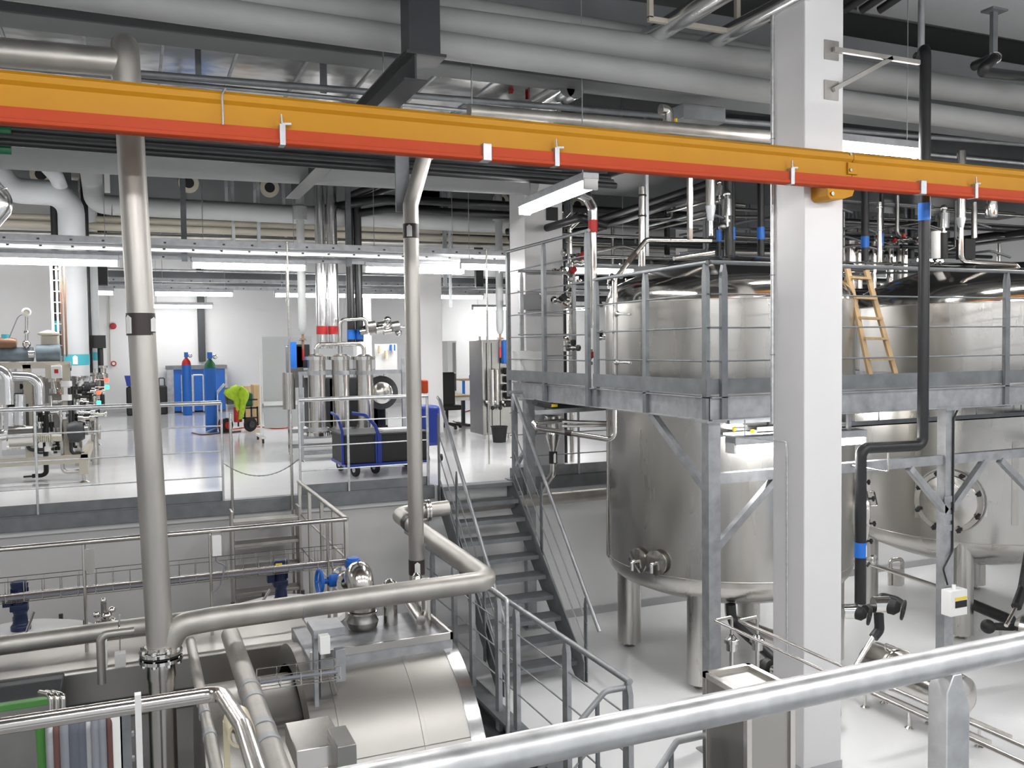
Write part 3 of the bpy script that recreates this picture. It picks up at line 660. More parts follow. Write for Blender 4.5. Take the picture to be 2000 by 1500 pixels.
railing('walkway_railing', 'stainless railing of the pit walkway running back from its corner to the floor edge', (WX, WY), (WX, 9.9), WZ, H=1.13, nbar=2, step=.37, posts=[.02, .55, 1.1, 1.75, 2.35], pw=.06, pd=.03, kick=0, zpost=-.35, m='pipe', rt=.021, rb=.01)
# wire cable trays beside the walkway
def wiretray(name, label, p0, p1, w=.16, h=.06, m='steel', cables=()):
    p0 = Vector(p0); p1 = Vector(p1); d = (p1-p0); L = d.length; d.normalize(); sd = d.cross(Vector((0,0,1))).normalized()
    t = thing(name, label, 'cable tray', tuple(p0)); mb = MB()
    for o, z in ((-w/2, h), (-w/2, 0), (-w/6, 0), (w/6, 0), (w/2, 0), (w/2, h)): mb.tube([p0+sd*o+Vector((0,0,z)), p1+sd*o+Vector((0,0,z))], .0035, n=6)
    k = int(L/.12)
    for i in range(k+1):
        c = p0+d*(L*i/k); mb.tube([c-sd*w/2+Vector((0,0,h)), c-sd*w/2, c+sd*w/2, c+sd*w/2+Vector((0,0,h))], .003, 0, 5)
    mb.obj('wire_mesh', m, t)
    for i, (cm, o) in enumerate(cables): MB().tube([p0+sd*o*w+Vector((0,0,.02)), p0.lerp(p1, .5)+sd*o*w+Vector((0,0,.026)), p1+sd*o*w+Vector((0,0,.02))], .013, n=8).obj('cable', cm, t)
    return t
z_ = pt(0, 1175, Y=WY+.1).z
wiretray('cable_tray', 'wire mesh cable tray under the pit walkway railing, carrying red and grey cables', (-3.5, WY+.1, z_), (WX, WY+.1, z_), h=.16, cables=(('cabler', .2), ('cableg', -.2), ('cableg', .35)))
wiretray('cable_tray', 'short wire mesh tray at the lower centre beside the stainless frame legs', pt(505, 1340, Y=5.6), pt(660, 1318, Y=5.6), h=.08, cables=(('cableg', 0),))
# ------------------------------------------------------------------ mixing tanks in the pit
def mixer(cx, cy, R, ztop, label, lb2):
    t = thing('mixing_tank', label, 'tank', (cx, cy, PITZ))
    MB().lathe([(R, PITZ+.3), (R, ztop-.28), (R*1.0, ztop-.26), (R*.995, ztop-.14)], (cx, cy, 0), n=64).obj('shell', 'clad', t)
    MB().lathe([(R, -.16), (R*.96, -.10), (R*.62, -.03), (0, 0)], (cx, cy, ztop), n=64).obj('top_head', 'column', t)
    MB().lathe([(R+.002, 0), (R+.03, 0), (R+.03, .06), (R+.002, .06)], (cx, cy, ztop-.8), n=64).obj('stiffener_ring', 'steel', t)
    for k in range(8):
        a = 2*math.pi*k/8+.2; MB().cyl((cx+R*.8*math.cos(a), cy+R*.8*math.sin(a), ztop-.11), (cx+R*.8*math.cos(a), cy+R*.8*math.sin(a), ztop-.02), .018, n=10).obj('lid_bolt', 'dark', t)
    for k in range(4):
        a = math.pi/4+k*math.pi/2; MB().cyl((cx+R*.8*math.cos(a), cy+R*.8*math.sin(a), PITZ), (cx+R*.8*math.cos(a), cy+R*.8*math.sin(a), PITZ+.34), .06).obj('leg', 'steel', t)
    m = thing('agitator_motor', lb2, 'motor', (0, 0, 0))
    Z0, cx0, cy0 = ztop, cx, cy; cx = cy = ztop = 0
    mb = MB().lathe([(.13, -.01), (.13, .05), (.10, .08), (.085, .22), (.11, .27), (.11, .30)], (cx, cy, ztop), n=28); mb.box((cx-.12, cy-.1, ztop+.27), (cx+.10, cy+.1, ztop+.36)).obj('gearbox', 'navy', m, .01)
    mb = MB().cyl((cx, cy, ztop+.36), (cx, cy, ztop+.62), .10, n=28)
    for k in range(20):
        a = 2*math.pi*k/20; mb.bar((cx+.10*math.cos(a), cy+.10*math.sin(a), ztop+.38), (cx+.10*math.cos(a), cy+.10*math.sin(a), ztop+.58), .006, .03, up=(math.cos(a), math.sin(a), 0))
    mb.obj('motor_body', 'navy', m)
    MB().lathe([(.11, .60), (.115, .66), (.09, .68), (0, .68)], (cx, cy, ztop), n=28).obj('fan_cover', 'navy', m)
    MB().box((cx-.21, cy-.07, ztop+.34), (cx-.10, cy+.05, ztop+.46)).obj('terminal_box', 'navy', m, .006)
    m.location = (cx0, cy0, Z0); m.scale = (.6, .6, .6)
    return m
p = pt(92, 1218, Z=-1.30); mixer(p.x, 8.45, .62, pt(92, 1222, Y=8.45).z, 'round pit tank with white lid at far left', 'dark blue agitator motor on the far left white tank lid')
p = pt(549, 1165, Y=8.5); m_ = mixer(p.x, 8.5, .62, pt(549, 1176, Y=8.5).z, 'round pit tank with white lid behind the level pipes near the walkway corner', 'dark blue agitator motor with yellow tag near the walkway corner')
MB().box((-.09, -.125, .56), (.01, -.118, .65)).obj('warning_tag', 'yel', m_, label='yellow warning tag')
def rod(name, label, a, b, r, m, cat='rod'): return tag(MB().tube([a, b], r, n=10).obj(name, m), label, cat)
rod('support_rod', 'thin slanting rod beside the left blue motor', pt(50, 1240, Y=8.1), pt(66, 1195, Y=8.1), .012, 'steel')
rod('support_rod', 'thin slanting rod beside the right blue motor', pt(505, 1188, Y=8.1), pt(528, 1150, Y=8.1), .012, 'steel')
# rectangular cladding / cooling trough under level pipes
def cladbox(name, label, lo, hi, m='clad', cat='casing', bevel=.01):
    return tag(MB().box(lo, hi).obj(name, m, bevel=bevel), label, cat)
a = pt(0, 1318, Y=7.1); b = pt(620, 1255, Y=7.1); c = pt(620, 1320, Y=7.1)
t = thing('clad_duct', 'long aluminium-clad casing below the level pipes, with a seam along it', 'duct', (-3, 7.1, c.z))
MB().box((-3.2, 7.1, (a.z+c.z)/2-.28), (b.x, 7.75, (a.z+b.z)/2)).obj('casing', 'clad', t, .03)
MB().box((-3.2, 7.09, (a.z+b.z)/2-.26), (b.x, 7.1, (a.z+b.z)/2-.25)).obj('seam', 'dark', t)
# pit side: dark openings and green framed machine
a = pt(120, 1365, Y=6.3)
t = thing('pit_machine', 'dark machine with a green frame in the pit, lower left corner', 'machine', (-1.2, 6.3, PITZ))
zt2 = pt(60, 1367, Y=6.3).z
MB().box((-2.6, 6.35, PITZ), (a.x-.02, 6.9, zt2-.05)).obj('body', 'dark', t, .01)
MB().box((-2.6, 6.3, zt2-.05), (a.x+.02, 6.36, zt2-.01)).box((a.x-.03, 6.3, PITZ), (a.x-.0, 6.36, zt2)).obj('green_frame', 'green', t, .004)
MB().box((-2.6, 6.33, zt2-.75), (a.x-.03, 6.35, zt2-.05)).obj('panel', 'darksteel', t)
mb = MB()
for i, (px, m_, r_) in enumerate([(100, 'steel', .016), (112, 'steel', .016), (124, 'steel', .016)]):
    pipe('riser_tube', ['short stainless riser tube beside the green frame, leftmost of three', 'short stainless riser tube beside the green frame, middle of three', 'short stainless riser tube beside the green frame, rightmost of three'][i], [pt(px, 1400, Y=6.0), pt(px, 1358, Y=6.0), pt(px-22, 1352, Y=6.1)], r_, m_)
t = thing('cable_ladder', 'upright cable ladder with grey, rust-red and blue-grey cables in the lower left', 'cable tray', tuple(pt(160, 1500, Y=4.8)))
zt3 = pt(160, 1405, Y=4.8).z
for i, (px, m_, r_) in enumerate([(98, 'galv', .022), (110, 'cabler', .022), (128, 'cableg', .03), (145, 'cableb', .035), (158, 'cableb', .03), (172, 'galv', .02), (186, 'cableg', .022), (200, 'cableg', .02), (214, 'cabler', .014)]):
    p = pt(px, 1440, Y=4.8); MB().tube([(p.x, 4.92, zt3-.01), (p.x, 4.8, zt3), (p.x+.01, 4.8, -3.2)], r_, .12, n=12).obj('cable', m_, t)
for k in range(10):
    a = pt(90, 1440, Y=4.86); b = pt(262, 1440, Y=4.86); MB().box((a.x, 4.85, zt3-.15-k*.13), (b.x, 4.88, zt3-.13-k*.13)).obj('rung', 'galv', t)
for px in (228, 246): p = pt(px, 1440, Y=4.8); MB().box((p.x-.025, 4.8, -3.4), (p.x+.025, 4.84, zt3)).obj('side_rail', 'galvd' if px > 240 else 'plasticw', t)
tag(MB().tube([pt(76, 1400, Y=5.0), pt(82, 1430, Y=5.0), pt(88, 1520, Y=5.0)], .03, .1).obj('green_hose', 'green'), 'bright green pipe going down at the lower left, with black joints', 'pipe')
# steel frame left of horizontal tank
for i, (px0, px1, py0, py1, Y, m_) in enumerate([(612, 626, 1236, 1500, 5.7, 'galv'), (624, 632, 1240, 1500, 5.75, 'galvd'), (655, 676, 1270, 1330, 5.75, 'galv')]):
    a = pt(px0, py0, Y=Y); b = pt(px1, py1, Y=Y)
    tag(MB().box((a.x, Y, min(b.z, -1.5 if i < 2 else b.z)), (b.x, Y+.06, a.z)).obj('frame_post', m_, bevel=.003), ['pale steel frame post left of the clad tank', 'darker steel frame post just right of the pale one', 'short steel post at the left end of the clad tank top'][i], 'post')
pth = pt(640, 1218, Y=5.7)
tag(MB().box((pt(608,1225,Y=5.7).x, 5.62, pt(610,1240,Y=5.7).z), (pt(668,1225,Y=5.7).x, 5.85, pt(610,1225,Y=5.7).z)).obj('pipe_support', 'galv'), 'steel bracket under the thick level pipe, above the frame posts', 'bracket')
tag(MB().box((pt(622,1250,Y=5.6).x, 5.55, pt(622,1275,Y=5.6).z), (pt(642,1250,Y=5.6).x, 5.62, pt(622,1240,Y=5.6).z)).obj('junction_box', 'plasticw', bevel=.004), 'small white junction box on the frame beside the clad tank', 'junction box')
a = pt(540, 1480, Y=3.6); b = pt(672, 1450, Y=3.6)
t = thing('tray_end', 'stainless trough with a square end block at the lower centre', 'trough', tuple(b))
MB().box((a.x+.08, 3.6, b.z-.09), (b.x, 3.9, b.z-.0)).obj('trough', 'steel', t, .004)
MB().box((b.x-.05, 3.5, b.z-.16), (b.x+.03, 3.7, b.z+.03)).obj('end_block', 'darksteel', t, .004)
# ------------------------------------------------------------------ horizontal clad tank
XE, YC2, ZC2, RC = 2.1, 6.3, -1.5, 1.02
t = thing('clad_tank', 'large horizontal tank clad in shiny aluminium sheet, lower centre, pipe fittings on top', 'tank', (1.0, YC2, PITZ))
MB().lathe([(RC*.86, -1.13), (RC, -1.12), (RC, 0)], (XE, YC2, ZC2), (1, 0, 0), 96).obj('cladding', 'clad', t)
MB().lathe([(0, -1.78), (RC*.8, -1.75), (RC*.8, -1.12)], (XE, YC2, ZC2), (1, 0, 0), 96).obj('rear_section', 'clad', t)
MB().lathe([(0, .015), (RC*.55, .012), (RC-.02, .006), (RC+.006, 0), (RC+.006, -.10), (RC, -.102)], (XE, YC2, ZC2), (1, 0, 0), 96).obj('end_cap', 'alu', t)
for x in (XE-.42, XE-.95): MB().lathe([(RC+.0005, 0), (RC+.004, .002), (RC+.004, .03), (RC+.0005, .032)], (x, YC2, ZC2), (1, 0, 0), 96).obj('sheet_overlap', 'clad', t)
for a in (2.2, 2.75): 
    y, z = YC2-RC*1.002*math.sin(a), ZC2+RC*1.002*math.cos(a)
    MB().bar((XE-1.1, YC2-RC*1.002*math.sin(a-1.2), ZC2+RC*1.002*math.cos(a-1.2)), (XE, YC2-RC*1.002*math.sin(a-1.2), ZC2+RC*1.002*math.cos(a-1.2)), .006, .004).obj('sheet_seam', 'pipe', t)
for x in (XE-.5, XE-1.5): MB().box((x-.06, YC2-.7, PITZ), (x+.06, YC2+.7, ZC2-.6)).obj('saddle', 'galvd', t)
zt4 = ZC2+RC
MB().box((XE-1.05, YC2-.32, zt4-.07), (XE-.03, YC2+.45, zt4+.02)).obj('top_tray', 'galv', t, .004)
mb = MB()
for lo, hi in (((XE-1.05, YC2-.33, zt4+.02), (XE-.03, YC2-.31, zt4+.07)), ((XE-.05, YC2-.33, zt4+.02), (XE-.03, YC2+.45, zt4+.07))): mb.box(lo, hi)
mb.obj('tray_rim', 'steel', t)
# fittings on the tank
def nozzle(label, px, py, Y, r, h, m='steel', flange=True, cap=True):
    p = pt(px, py, Y=Y); z = zt4+.02; t = thing('nozzle', label, 'nozzle', (p.x, Y, z))
    MB().cyl((p.x, Y, z), (p.x, Y, z+h), r, n=28).obj('neck', m, t)
    for dz in ((h*.72, .02), (h*.72+.028, .02)): MB().cyl((p.x, Y, z+dz[0]), (p.x, Y, z+dz[0]+dz[1]), r*1.45, n=28).obj('flange', 'chrome', t)
    for k in range(8):
        a = 2*math.pi*k/8; MB().cyl((p.x+r*1.3*math.cos(a), Y+r*1.3*math.sin(a), z+h*.72-.012), (p.x+r*1.3*math.cos(a), Y+r*1.3*math.sin(a), z+h*.72+.06), .007, n=6).obj('bolt', 'chrome', t)
    if cap: MB().lathe([(r, 0), (r*.9, .04), (r*.4, .07), (0, .075)], (p.x, Y, z+h*.72+.048), n=28).obj('cap', m, t)
    return t
p = pt(708, 1215, Y=6.5)
t = thing('relief_elbow', 'fat stainless elbow on the clad tank, rising behind the thick level pipe', 'pipe', (p.x, 6.5, zt4))
MB().lathe([(.10, 0), (.11, .02), (.12, .06), (.10, .10), (.10, .12)], (p.x, 6.5, zt4+.02), n=30).obj('lower_cup', 'darksteel', t)
MB().lathe([(.112, .12), (.112, .135), (.09, .14), (.105, .145), (.108, .28)], (p.x, 6.5, zt4+.02), n=30).obj('upper_cup', 'steel', t)
MB().tube([(p.x, 6.5, zt4+.28), (p.x-.01, 6.53, zt4+.43), (p.x+.03, 6.8, zt4+.34)], .098, .12, n=26).obj('elbow', 'steel', t)
nozzle('flanged stainless nozzle on the clad tank, right of the fat elbow', 762, 1190, 6.5, .055, .32)
nozzle('thin stainless nozzle on the clad tank, behind the slanting spout', 815, 1180, 6.75, .045, .26)
tag(MB().tube([pt(790, 1165, Y=6.9), pt(822, 1212, Y=6.2)], .036, n=16).obj('slant_spout', 'steel'), 'short slanting stainless spout above the clad tank right end', 'pipe')
tag(MB().tube([pt(832, 1130, Y=6.3), pt(833, 1225, Y=6.3)], .036, n=16).ball(tuple(pt(833, 1226, Y=6.3)), .036).obj('drop_pipe', 'steel'), 'short vertical stainless pipe near the clad tank right end', 'pipe')
# blue valve with handwheel
def valve(label, c, ax=(0,0,1), s=1., m='brightblue', wheel='brightblue', wheel_ax=(0,1,0), body='steel', group=None):
    c = Vector(c); ax = Vector(ax).normalized(); wa = Vector(wheel_ax).normalized()
    t = thing('valve', label, 'valve', tuple(c), group)
    MB().lathe([(.03*s, -.07*s), (.05*s, -.065*s), (.05*s, -.045*s), (.03*s, -.04*s), (.045*s, 0), (.03*s, .04*s), (.05*s, .045*s), (.05*s, .065*s), (.03*s, .07*s)], c, ax, 20).obj('body', body, t)
    MB().tube([c, c+wa*.11*s], .013*s, n=10).lathe([(.03*s, .03*s), (.03*s, .07*s), (.02*s, .08*s)], c, wa, 16).obj('bonnet', m, t)
    w_ = c+wa*.12*s; mb = MB().torus(w_, wa, .055*s, .008*s, 20, 8); u = wa.orthogonal().normalized(); v = wa.cross(u)
    for k in range(3):
        a = 2*math.pi*k/3; mb.tube([w_, w_+(u*math.cos(a)+v*math.sin(a))*.055*s], .006*s, n=6)
    mb.obj('handwheel', wheel, t); return t
c = pt(690, 1135, Y=6.8)
t = thing('level_transmitter', 'bright blue capped transmitter standing behind the thick level pipe', 'instrument', tuple(c))
MB().cyl(c, c+Vector((0,0,.10)), .03, n=16).obj('stem', 'brightblue', t)
MB().lathe([(.04, .08), (.06, .11), (.06, .17), (.05, .175), (.05, .185), (0, .19)], c, n=10).obj('head', 'brightblue', t)
MB().cyl(c+Vector((0,0,-.3)), c, .022, n=12).obj('probe', 'steel', t)
c = pt(672, 1132, Y=7.1); valve('bright blue valve handwheel seen through the walkway posts', c, (0,1,0), 1.7, wheel_ax=(-1,-.1,.05))
t = thing('chrome_valve_cluster', 'cluster of small chrome valves sticking up left of the thick pipe, above the level pipe', 'valve', tuple(pt(203, 1210, Y=7.3)))
c = pt(203, 1205, Y=7.3); MB().cyl(c-Vector((0,0,.12)), c+Vector((0,0,.12)), .02).obj('stem', 'darksteel', t)
for dx, dz, r_ in ((0, .13, .022), (-.05, .03, .028), (.055, .05, .028), (-.045, -.04, .026), (.06, -.03, .026), (.02, .01, .04)): MB().ball(tuple(c+Vector((dx, -.02, dz))), r_).obj('valve_knob', 'chrome', t)

# ------------------------------------------------------------------ pump, valves and cabinets on the lower floor
t = thing('cabinet', 'tall stainless cabinet frame left of the tall column, at the bottom of the picture', 'cabinet', (3.2, 4.2, LOWZ))
A = pt(1372, 1312, Z=-.32); X0, Y1 = A.x, A.y; X1 = X0+.34; Y0 = Y1-.42
MB().box((X0+.015, Y0+.015, LOWZ+.05), (X1-.015, Y1-.015, -.34)).obj('panels', 'clad', t)
for x in (X0, X1-.035):
    for y in (Y0, Y1-.035): MB().box((x, y, LOWZ), (x+.035, y+.035, -.32)).obj('corner_post', 'steel', t, .002)
mb = MB()
for a, b in (((X0, Y0), (X1, Y0+.03)), ((X0, Y1-.03), (X1, Y1)), ((X0, Y0), (X0+.03, Y1)), ((X1-.03, Y0), (X1, Y1))): mb.box((*a, -.35), (*b, -.318))
mb.obj('top_frame', 'steel', t)
a = pt(1497, 1470, Y=Y0+.1); tag(MB().box((X1+.001, Y0+.05, a.z-.04), (X1+.004, Y0+.12, a.z+.04)).obj('warning_sticker', 'yel'), 'small yellow warning sticker on the right side of the stainless cabinet', 'sticker')
# two small filter housings with the long thin pipes
for i, (px, py, zz) in enumerate(((1396, 1212, -.62), (1443, 1212, -.66))):
    q = pt(px, py, Z=zz); e = pt(1432+i*50, 1212, Y=q.y)
    t = thing('thin_process_pipe', ['thin stainless pipe nearest the stainless cabinet, bent down to a filter at its far end', 'thin stainless pipe parallel on the right, bent down to the second filter'][i][:120], 'pipe', tuple(q))
    MB().tube([Vector((q.x, .6, zz)), Vector((q.x, q.y, zz)), Vector((e.x, q.y+.02, zz)), Vector((e.x, q.y+.02, zz-.15))], .0135, .02, n=12).obj('tube', 'steel', t)
    c = Vector((e.x, q.y+.02, zz-.15)); mb = MB().lathe([(.02, 0), (.05, -.03), (.062, -.035), (.062, -.065), (.045, -.07), (.045, -.13), (.02, -.14), (.018, -.62), (0, -.62)], c, n=24)
    mb.obj('filter_housing', 'chrome', t)
    MB().tube([c+Vector((-.08, 0, -.62)), c+Vector((.06, 0, -.62))], .01).obj('cross_handle', 'steel', t)
    MB().tube([c+Vector((0, 0, -.6)), c+Vector((0,0,LOWZ-c.z))], .014).obj('stand', 'steel', t)
# black insulated pipe with offset right of the column
YB_ = 5.75
zb1 = pt(1804, 870, Y=YB_).z; xb = pt(1804, 600, Y=YB_).x; xb2 = pt(1681, 1000, Y=YB_).x; ztp = pt(1830, 97, Y=YB_).z
t = thing('insulated_pipe', 'black insulated pipe right of the tall column, stepping left below the platform, blue bands', 'pipe', (xb2, YB_, LOWZ+.5))
zlow = pt(1681, 1178, Y=YB_).z
MB().tube([(xb+.20, YB_+.25, ztp), (xb, YB_, ztp), (xb, YB_, zb1), (xb2, YB_, zb1+.015), (xb2, YB_, zlow)], .047, .075, n=30).obj('tube', 'black', t)
band(t, (xb, YB_, pt(1804, 431, Y=YB_).z), (xb, YB_, pt(1804, 397, Y=YB_).z), .047, 'blue', arrow=(.5, -.8, 0))
band(t, (xb2, YB_, pt(1681, 1088, Y=YB_).z), (xb2, YB_, pt(1681, 1059, Y=YB_).z), .047, 'blue', arrow=(.5, -.8, 0))
c = Vector((xb+.16, YB_+.21, ztp)); MB().torus(c, (.2, .25, 0), .052, .007).obj('pipe_clamp', 'chrome', t)
p = Vector((xb+.17, YB_+.2, ztp)); rod('hanger_rod', 'grey hanger bar holding the elbow of the black insulated pipe', p+Vector((0,0,.05)), p+Vector((0,0,.5)), .03, 'galv', 'hanger')
p = pt(1735, 890, Y=YB_); MB().tube([(p.x, YB_, zb1-.03), (p.x, YB_+.0, zt_+.02), (p.x, PY0+.05, zt_+.02)], .008, .02).obj('stay', 'steel', t)
# valve group at the foot of the black pipe
def knobvalve(label, px, py, Y, s=1.):
    c = pt(px, py, Y=Y); t = thing('hand_valve', label, 'valve', tuple(c))
    MB().cyl(c+Vector((-.07*s,.05,0)), c+Vector((.03*s,0,0)), .055*s, n=20).obj('body', 'chrome', t)
    d = Vector((.55, -.8, -.15)).normalized(); MB().lathe([(.03*s, 0), (.05*s, .02*s), (.05*s, .06*s), (.02*s, .09*s)], c, d, 20).obj('bonnet', 'rubber', t)
    w_ = c+d*.11*s; mb = MB().torus(w_, d, .06*s, .009*s, 22, 8); u = d.orthogonal().normalized(); v = d.cross(u)
    for k in range(4):
        a = math.pi/2*k+.4; mb.tube([w_, w_+(u*math.cos(a)+v*math.sin(a))*.06*s], .007*s, n=6)
    mb.obj('handwheel', 'rubber', t)
knobvalve('chrome valve with black handwheel at the black pipe foot, left of the pair', 1668, 1195, 5.75, 1.15)
knobvalve('chrome valve with black handwheel at the black pipe foot, right of the pair', 1730, 1182, 5.75, 1.3)
tag(MB().tube([pt(1690, 1190, Y=5.85), pt(1712, 1185, Y=5.9), pt(1722, 1165, Y=5.95), pt(1750, 1172, Y=5.9), pt(1762, 1180, Y=5.85)], .038, .05, n=18).obj('insulated_pipe', 'black'), 'black arched insulated pipe between the two handwheel valves', 'pipe')
t = thing('insulated_pipe', 'short black bend below the handwheel valves ending in a slanting steel pipe', 'pipe', tuple(pt(1715, 1240, Y=5.8)))
MB().tube([pt(1716, 1195, Y=5.8), pt(1718, 1230, Y=5.8), pt(1706, 1245, Y=5.8)], .042, .06, n=18).obj('bend', 'black', t)
MB().tube([pt(1708, 1240, Y=5.8), pt(1672, 1300, Y=5.75)], .022, n=14).obj('steel_tube', 'steel', t)
# tank one manway seen edge-on is part of the tank; pump
p0_ = pt(1740, 1350, Z=-1.45)
t = thing('pump', 'long stainless pump with rounded casing on feet, right of the tall column', 'pump', (p0_.x, p0_.y, LOWZ))
ax = Vector((.0, -1, 0)); c0 = pt(1690, 1285, Z=-1.42); c1 = Vector((c0.x+.02, c0.y-1.15, -1.42))
r_ = .19
MB().lathe([(.0, 0), (.09, .01), (.15, .05), (r_, .12), (r_, 1.0), (r_*.94, 1.08), (.1, 1.14), (0, 1.15)], c0, (c1-c0), 40).obj('casing', 'steel', t)
MB().lathe([(r_+.001, 0), (r_+.006, .005), (r_+.006, .03), (r_+.001, .035)], c0+(c1-c0)*.3, (c1-c0), 40).obj('clamp_band', 'chrome', t)
MB().tube([c0.lerp(c1, .25)+Vector((-.05, 0, r_-.02)), c0.lerp(c1, .25)+Vector((-.05, 0, r_+.05)), c0.lerp(c1, .5)+Vector((-.05, 0, r_+.05)), c0.lerp(c1, .5)+Vector((-.05, 0, r_-.02))], .007, .02).obj('handle', 'steel', t)
for x in (-.12, .12): MB().bar(c0+Vector((x, .1, -.22)), c1+Vector((x, -.3, -.22)), .03, .03).obj('base_rail', 'steel', t)
for u in (.1, .55, 1.0):
    for x in (-.12, .12):
        q = c0.lerp(c1, u)+Vector((x, 0, 0)); MB().lathe([(0, 0), (.035, 0), (.04, .012), (.015, .03), (.012, -1.64-LOWZ+.0)], (q.x, q.y, LOWZ), n=16).obj('foot', 'chrome', t)
# second pump at the very right and its black pipe
c0 = pt(1985, 1225, Z=-1.4)
t = thing('pump', 'round stainless pump head at the right picture edge with a black nozzle', 'pump', (c0.x, c0.y, LOWZ))
MB().lathe([(0, 0), (.12, .02), (.17, .08), (.17, .6), (0, .66)], c0, (.3, -1, 0), 32).obj('casing', 'steel', t)
MB().tube([c0+Vector((0,0,0)), c0+Vector((-.28, .1, .02))], .04, n=18).ball(tuple(c0+Vector((-.3, .1, .02))), .075).obj('nozzle', 'rubber', t)
for x in (0, .25): MB().lathe([(0,0), (.04, 0), (.015, .03), (.012, .3)], (c0.x+x, c0.y-.3, LOWZ), n=14).obj('foot', 'chrome', t)
t = thing('insulated_pipe', 'black insulated pipe dropping at the right picture edge onto the round pump', 'pipe', tuple(pt(1995, 1130, Y=6.6)))
MB().tube([pt(2010, 1080, Y=6.4), pt(1998, 1150, Y=6.4), pt(1985, 1185, Y=6.3)], .05, .1, n=18).obj('tube', 'black', t); MB().tube([pt(1985, 1185, Y=6.3), pt(1965, 1222, Y=6.2)], .02).obj('steel_tube', 'steel', t)
a = pt(1880, 1172, Z=-1.55); b = pt(1975, 1212, Z=-1.55)
t = thing('insulated_pipe', 'low black insulated pipe with capped end running along the floor below the right tank', 'pipe', tuple(a))
MB().tube([a, b], .065, n=20).obj('tube', 'black', t); MB().tube([a+Vector((-.35,.05,.03)), a], .03).obj('steel_tube', 'steel', t)
for u in (.2, .8): q = a.lerp(b, u); MB().cyl((q.x, q.y, LOWZ), (q.x, q.y, -1.56), .015).obj('stand', 'steel', t)
# dark pipes and pump under tank one
tag(MB().tube([pt(1427, 1180, Y=7.2), pt(1430, 1215, Y=7.2), pt(1515, 1290, Y=6.6)], .05, .1, n=18).obj('insulated_pipe', 'black'), 'black insulated pipe slanting down beneath the first tank', 'pipe')
c = pt(1487, 1305, Y=6.1)
t = thing('small_pump', 'black and chrome pump head beneath the first tank, left of the tall column', 'pump', (c.x, c.y, LOWZ))
MB().lathe([(0, -.02), (.07, 0), (.095, .05), (.08, .09), (0, .1)], c, (.3,-1,.1), 28).obj('housing', 'rubber', t)
MB().cyl(c+Vector((.03,-.1,.01)), c+Vector((.06,-.2,.02)), .045, n=20).obj('coupling', 'chrome', t); MB().cyl((c.x, c.y, LOWZ), (c.x, c.y, c.z-.06), .03).obj('stand', 'steel', t)
tag(MB().tube([(6.1, 8.1, -1.2), (6.1, 8.1, -1.45), (6.3, 7.2, -1.5)], .06, .12, n=18).obj('outlet_pipe', 'steel'), 'stainless outlet pipe bending out under the first tank', 'pipe')
# thin pipes under tank two
pipe('floor_pipe', 'thin stainless pipe on low stands crossing the floor between the tanks', [pt(1690, 1098, Z=-1.1), pt(1835, 1147, Z=-1.25)], .025, 'steel')
t = thing('pipe_stand', 'low bent stainless pipe stand on the floor between the tanks', 'pipe stand', tuple(pt(1745, 1142, Z=LOWZ)))
a = pt(1738, 1143, Z=LOWZ); b = pt(1762, 1141, Z=LOWZ)
MB().tube([a, Vector((a.x, a.y, -1.48)), Vector((b.x, b.y, -1.48)), b], .03, .06).obj('frame', 'steel', t); MB().cyl((b.x-.1, b.y, LOWZ), (b.x-.1, b.y, LOWZ+.25), .08).obj('pot', 'steel', t)
c = pt(1702, 1093, Y=6.6)
t = thing('pressure_gauge', 'small round chrome pressure gauge beside the black pipe below its lower blue band', 'gauge', tuple(c))
MB().lathe([(0, 0), (.045, 0), (.05, .01), (.05, .04), (.04, .045), (0, .04)], c, (.3, -1, .1), 28).obj('dial_case', 'chrome', t); MB().tube([c, c+Vector((-.04, .02, -.07))], .012).obj('stem', 'rubber', t)
# side manway knobs right of the black pipe belong to tank one
# white box on the platform post, conduit, sign
a = pt(1845, 1152, Y=PY0-.05); b = pt(1877, 1196, Y=PY0-.05)
t = thing('control_box', 'white control box with yellow and black label on the right platform post', 'control box', tuple(a))
MB().box((a.x, PY0-.12, b.z), (b.x, PY0-.01, a.z)).obj('box', 'plasticw', t, .005)
MB().box((a.x+.06, PY0-.124, (a.z+b.z)/2-.045), (b.x-.01, PY0-.12, (a.z+b.z)/2+.02)).obj('display', 'rubber', t); MB().box((a.x+.055, PY0-.124, (a.z+b.z)/2+.03), (b.x-.01, PY0-.12, (a.z+b.z)/2+.055)).obj('label_strip', 'yel', t)
MB().cyl(((a.x+b.x)/2, PY0-.06, a.z), ((a.x+b.x)/2, PY0-.06, a.z+.04), .02).obj('cable_gland', 'plasticw', t)
tag(MB().tube([(a.x+.05, PY0-.04, a.z+.04), (a.x+.0, PY0-.03, a.z+.2), (x2+.03, PY0-.0, a.z+.35), (x2+.03, PY0-.0, .9), (x2+.07, PY0-.02, 1.0)], .009, .04, 8).obj('cable', 'rubber'), 'black cable running up the right platform post from the white box', 'cable')
# conduit on the tall column
x_, y_ = 4.828, 5.80
t = thing('conduit', 'galvanised conduit running down the left edge of the tall column', 'conduit', (x_, y_, 0))
MB().tube([(x_, y_+.04, 5.3), (x_, y_+.04, pt(1507, 828, Y=5.84).z)], .016, n=12).obj('tube', 'galvp', t)
for z in (3.3, 2.2, 1.55): MB().torus((x_, y_+.04, z), (0,0,1), .019, .004).obj('clip', 'galv', t)
z_ = pt(1535, 860, X=4.83).z; yk = pt(1537, 860, X=4.82).y
tag(MB().tube([(4.5, 6.1, z_+.02), (4.82, yk, z_-.01), (4.822, yk, z_-1.75)], .007, .02, 8).obj('conduit', 'galvp'), 'thin conduit running down the shaded side of the tall column below the platform', 'conduit')
